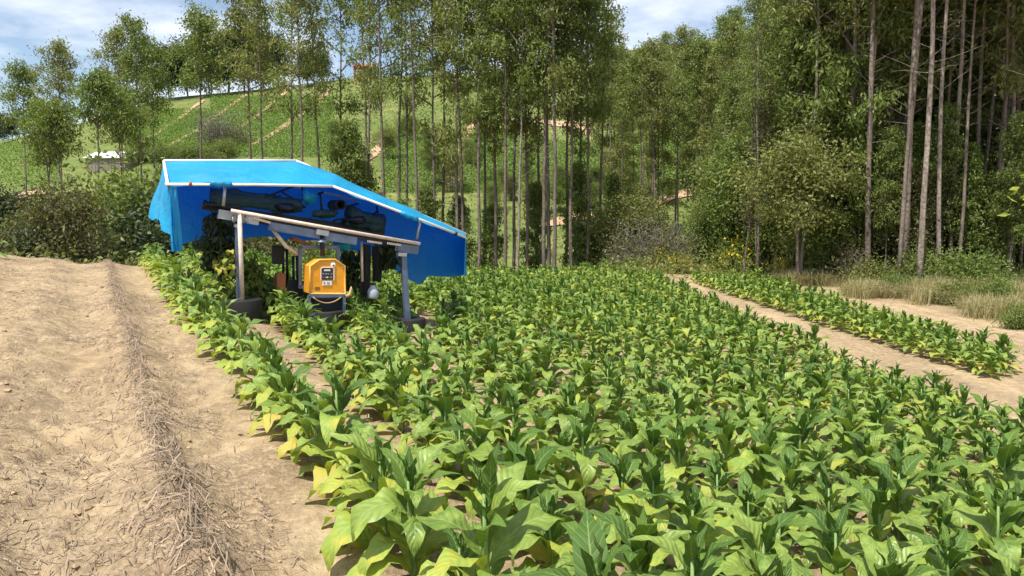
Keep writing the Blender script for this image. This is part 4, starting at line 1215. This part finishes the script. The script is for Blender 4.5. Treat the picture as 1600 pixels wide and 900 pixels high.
# sacks of blue cloth bundled on the frame
def lump(c, s, seed, m, name):
    r = np.random.default_rng(seed)
    th = np.linspace(0, math.pi, 9); ph = np.arange(12) * 2 * math.pi / 12
    P = []
    for i, a in enumerate(th):
        row = []
        for b in list(ph) + [ph[0]]:
            k = 1 + .22 * math.sin(3 * b + seed) * math.sin(a) + .15 * math.sin(5 * a + b * 2 + seed)
            row.append(c + k * (HU * s[0] * math.sin(a) * math.cos(b) + HV * s[1] * math.sin(a) * math.sin(b) + Z * s[2] * math.cos(a)))
        P.append(row)
    return part(name, Geo().grid(np.array(P)), m, hv, True)
lump(mach(448, 324, .5), (.26, .16, .08), 7, M_DARKP, 'cloth_bundle')
lump(mach(505, 334, .5), (.22, .15, .07), 9, M_NET, 'cloth_bundle')
lump(mach(556, 344, .5), (.22, .18, .08), 12, M_DARKP, 'cloth_bundle')
lump(mach(482, 305, .5), (.13, .12, .14), 2, M_TARP, 'cloth_bundle')
lump(mach(535, 382, .35), (.16, .14, .11), 4, M_TARP, 'cloth_bundle')
# posts, wheel drums, wheels
def drum(w, rad, h, z0):
    """black plant guard round a wheel, open at the bottom, and the wheel inside it"""
    top = np.array([w[0], w[1], z0])
    dg = Geo().lathe(top - Z * h, [(rad * .97, 0), (rad, .02), (rad, h - .02), (rad * .97, h), (rad * .90, h), (.05, h - .015), (.001, h - .015)], 24)
    part('wheel_guard', dg, M_BLACK, hv, True)
    g0 = gz(w); rw = (z0 - h * .2 - g0) * .5
    cw = np.array([w[0], w[1], g0 + rw])
    axw = np.array([HV, Z, HU])
    wheel = part('wheel', Geo().lathe(cw - HU * .09, [(rw * .55, .02), (rw * .60, 0), (rw * .93, .01), (rw, .05), (rw, .13), (rw * .93, .17), (rw * .60, .18), (rw * .55, .16), (rw * .55, .02)], 22, 0, axw), M_BLACK, hv, True)
    part('rim', Geo().lathe(cw - HU * .06, [(.001, .0), (rw * .2, 0), (rw * .54, .03), (rw * .54, .10), (rw * .2, .12), (.001, .12)], 18, 0, axw), M_GREY, wheel, True)
for w, (pyt, hgt, rad) in zip(WHEELS, ((467, .42, .31), (485, .40, .25), (497, .40, .235))):
    zt = mach(378 if w is WHEELS[0] else (512 if w is WHEELS[1] else 644), pyt, 0 if w is not WHEELS[1] else -.25)[2]
    drum(w, rad, hgt, zt)
part('post', Geo().bar(mach(371, 352, .05), mach(373.5, 470, .05), .075, .075, up=HV), M_STEEL, hv)
part('bracket', Geo().bar(mach(366, 352, .02), mach(374, 354, .02), .10, .05), M_GREY, hv)
pipe('pole', [mach(374, 333, -.05), mach(376.5, 400, -.06), mach(378.5, 469, -.06)], .034, M_WOOD)
part('post', Geo().bar(mach(630, 398, .03), mach(637, 506, .03), .09, .085, up=HV), M_STEEL, hv)
part('post_cap', Geo().bar(mach(621, 397, .0), mach(634, 398, .0), .11, .06), M_GREY, hv)
part('bracket', Geo().bar(mach(619, 391, .03), mach(633, 393, .03), .10, .03), M_GREY, hv)
pipe('hook', [mach(626, 393), mach(620, 402), mach(626, 411)], .022, M_STEEL)
for px in (365, 384):
    pipe('hook', [mach(px, 336, -.02), mach(px - 2, 344, -.05), mach(px + 1, 348, -.02)], .012, M_GREY)
# drive head, lower frame, engine hood
part('clamp_plate', Geo().bar(mach(494, 362, -.06), mach(513, 365, -.06), .06, .085), M_GREY, hv)
part('drive_shaft', Geo().tube([mach(503, 366, -.02), mach(504, 400, -.02)], .035, 10), M_DARKP, hv, True)
part('drive_flange', Geo().lathe(mach(503, 379, -.02), [(.001, 0), (.10, 0), (.10, .02), (.05, .04), (.05, .06), (.001, .06)], 16), M_STEEL, hv, True)
FR = [((469, 384), (469, 450)), ((528, 384), (528, 430)), ((467, 386), (530, 386)), ((467, 448), (490, 448))]
for a, b in FR:
    part('frame_bar', Geo().bar(mach(*a, .12), mach(*b, .12), .055, .055, up=HV), M_STEEL, hv)
DQ = -.30                                            # the hood stands in front of the beam
pts = [(484.5, 459), (484.5, 416), (499, 406), (523, 405.5), (538.5, 415.5), (539.5, 459)]
def prism(pix, back0, back1):
    A = [mach(x, y, back0) for x, y in pix]; off = HV * (back1 - back0)
    G = Geo(); n = len(A); V = np.array(A + [a + off for a in A])
    q = [[i, (i + 1) % n, (i + 1) % n + n, i + n] for i in range(n)]
    cF = V[:n].mean(0); cB = V[n:].mean(0); V = np.vstack([V, cF, cB])
    t = [[(i + 1) % n, i, 2 * n] for i in range(n)] + [[i + n, (i + 1) % n + n, 2 * n + 1] for i in range(n)]
    return G.add(V, q, t)
hood = part('engine_hood', prism(pts, DQ, DQ + .42), M_YEL, hv)
rim = Geo().tube([mach(x, y, DQ - .004) for x, y in pts] + [mach(*pts[0], DQ - .004)], .016, 8)
part('hood_rim', rim, M_YEDGE, hood, True)
plate = part('name_plate', prism([(502.5, 437), (502.5, 420.5), (504.5, 418.8), (518.5, 418.8), (520.8, 421), (520.8, 437)], DQ - .014, DQ - .002), M_PLATE, hood)
part('plate_rim', Geo().tube([mach(x, y, DQ - .012) for x, y in ((501.6, 438), (501.6, 419.5), (504, 417.8), (519, 417.8), (521.8, 420.5), (521.8, 438))], .0065, 6), M_WHITE, hood)
def mark(x0, x1, y0, y1, m, nm='print_mark', dz=.019): part(nm, prism([(x0, y1), (x0, y0), (x1, y0), (x1, y1)], DQ - dz, DQ - dz + .004), m, hood)
for x0, w in ((506.6, 1.7), (508.8, 2.0), (511.3, 1.8), (513.6, 2.4)): mark(x0, x0 + w, 420.9, 423.6, M_WHITE)
for x0, w in ((503.8, 2.6), (508.2, 3.2), (512.4, 1.8), (517.2, 2.0)): mark(x0, x0 + w, 427.0, 428.8, M_GREY)
for x0, w, m in ((503.6, 2.6, M_RED), (507.6, 1.6, M_GREY), (510.0, 3.0, M_WHITE), (515.8, 3.2, M_GREY)): mark(x0, x0 + w, 432.4, 434.2, m)
mark(503.6, 518.4, 438.6, 445.8, M_WHITE, 'sticker', .010)
mark(505.8, 507.8, 440.8, 443.2, M_RED, 'sticker_mark', .0145)
for x0 in (511.0, 513.4): mark(x0, x0 + 1.6, 440.6, 443.8, M_GREY, 'sticker_mark', .0145)
for bx, by in ((488, 455), (536, 455), (488, 418.5), (535, 418.5)):
    part('bolt', Geo().lathe(mach(bx, by, DQ - .002), [(.012, 0), (.012, .006), (.006, .010), (.001, .010)], 8, 0, np.array([HU, Z, -HV])), M_GREY, hood)
for vy in (448.5, 450.5, 452.5): mark(492, 500, vy, vy + .8, M_PLATE, 'vent_slot', .004)
bc = mach(520.5, 414.3, DQ - .003); axb = np.array([HU, Z, -HV])
part('badge', Geo().lathe(bc, [(.001, .0), (.040, .0), (.040, .010), (.001, .012)], 16, 0, axb), M_WHITE, hood, True)
part('badge_mark', Geo().lathe(bc - HV * .0125, [(.001, 0), (.013, 0), (.013, .004), (.001, .004)], 10, 0, axb), M_PLATE, hood)
CH = [((482.5, 462), (482.5, 491)), ((537.5, 462), (537.5, 490)), ((481, 491), (539, 490)), ((482, 463), (539, 462))]
for a, b in CH:
    part('stand_bar', Geo().bar(mach(*a, DQ - .02), mach(*b, DQ - .02), .045, .05, up=HV), M_STEEL, hv)
part('engine_block', Geo().bar(mach(487, 476, DQ + .22), mach(534, 476, DQ + .22), .3, .20), M_DARKP, hv)
t = np.linspace(0, 1, 12)
part('starter_cable', Geo().tube([mach(489 + 44 * a, 464 + 9.5 * math.sin(math.pi * a) ** .8, DQ - .07) for a in t], .010, 6), M_ROPE, hv, True)
part('starter_handle', Geo().tube([mach(540, 463, DQ - .04), mach(546, 461, DQ - .02), mach(549, 448, DQ + .02)], [.03, .026, .012], 8), M_ROPE, hv, True)
# things hanging under the beam
pipe('brace', [mach(426, 358, .1), mach(446, 384, .15), mach(466, 398, .15)], .032, M_WOOD)
part('seat', Geo().bar(mach(427, 398, .45), mach(441, 398, .45), .25, .30), M_BLACK, hv)
for a, b in (((442, 380), (443, 440)), ((448, 384), (449, 440)), ((458, 400), (459, 452)), ((464, 396), (465, 450))):
    pipe('hanger_rod', [mach(*a, .5), mach(*b, .5)], .022, M_DARKP)
part('tool_box', Geo().bar(mach(431, 440, .4), mach(444, 440, .4), .2, .28), M_RUST, hv)
part('tool_box', Geo().bar(mach(445, 450, .5), mach(470, 452, .5), .3, .30), M_DARKP, hv)
part('chute', Geo().bar(mach(455, 372, .35), mach(482, 382, .35), .3, .05), M_RUST, hv)
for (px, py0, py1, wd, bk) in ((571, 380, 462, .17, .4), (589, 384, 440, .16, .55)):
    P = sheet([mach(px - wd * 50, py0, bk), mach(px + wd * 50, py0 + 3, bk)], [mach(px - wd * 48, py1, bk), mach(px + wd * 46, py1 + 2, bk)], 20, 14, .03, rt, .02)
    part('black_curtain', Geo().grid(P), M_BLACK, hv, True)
pipe('hanger_rod', [mach(565, 378, .25), mach(566, 440, .25)], .022, M_WOOD)
def dangling(px, py0, py1, wd, bk, n, seed, m):
    r = np.random.default_rng(seed); k = 16
    C = np.array([mach(px + r.normal() * wd * .5, py0 + (py1 - py0) * r.random(), bk + r.normal() * .12) for _ in range(k)])
    G = Geo(); clumps(G, C, .085, n // k, .17, .07, r, 1.0); part('hanging_leaves', G, m, hv)
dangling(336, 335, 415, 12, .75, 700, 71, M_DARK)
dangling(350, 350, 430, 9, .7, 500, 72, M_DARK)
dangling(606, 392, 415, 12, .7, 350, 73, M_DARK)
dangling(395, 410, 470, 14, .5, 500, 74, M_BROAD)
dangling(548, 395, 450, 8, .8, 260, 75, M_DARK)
jug = tag(link('plastic_jug', None, None, tuple(mach(583, 470, .15))), 'pale plastic jug hanging in the shade right of the orange hood', 'jug')
c = mach(583, 466, .15)
jb = part('body', Geo().lathe(c, [(.001, 0), (.085, 0), (.095, .03), (.095, .12), (.07, .17), (.045, .20), (.045, .23), (.001, .23)], 14), M_JUG, jug, True)
part('cap', Geo().lathe(c + Z * .228, [(.05, 0), (.05, .03), (.001, .032)], 12), M_BLACK, jug, True)
# bundle of picked leaves tied to the left post
bundle = tag(link('leaf_bundle', None, None, tuple(mach(357, 462, .25))), 'bundle of picked pale yellow leaves beside the left post', 'leaf bundle')
rb2 = np.random.default_rng(31)
bz = np.array(bundle.location)
for i in range(52):
    f = rb2.random()
    p = mach(334 + 32 * rb2.random(), 396 + 66 * f, .12 + .3 * rb2.random())
    lf = link('leaf', LEAF[1 if i % 2 else 0, i % 4, (1 if i % 3 else 0) if i % 2 else (2 if f < .45 else 0)], bundle, tuple(p - bz))
    lf.rotation_euler = (rb2.normal() * .5, rb2.normal() * .5 + .2, rb2.random() * 6.28); s = rb2.uniform(.45, .7); lf.scale = (s, s, s)
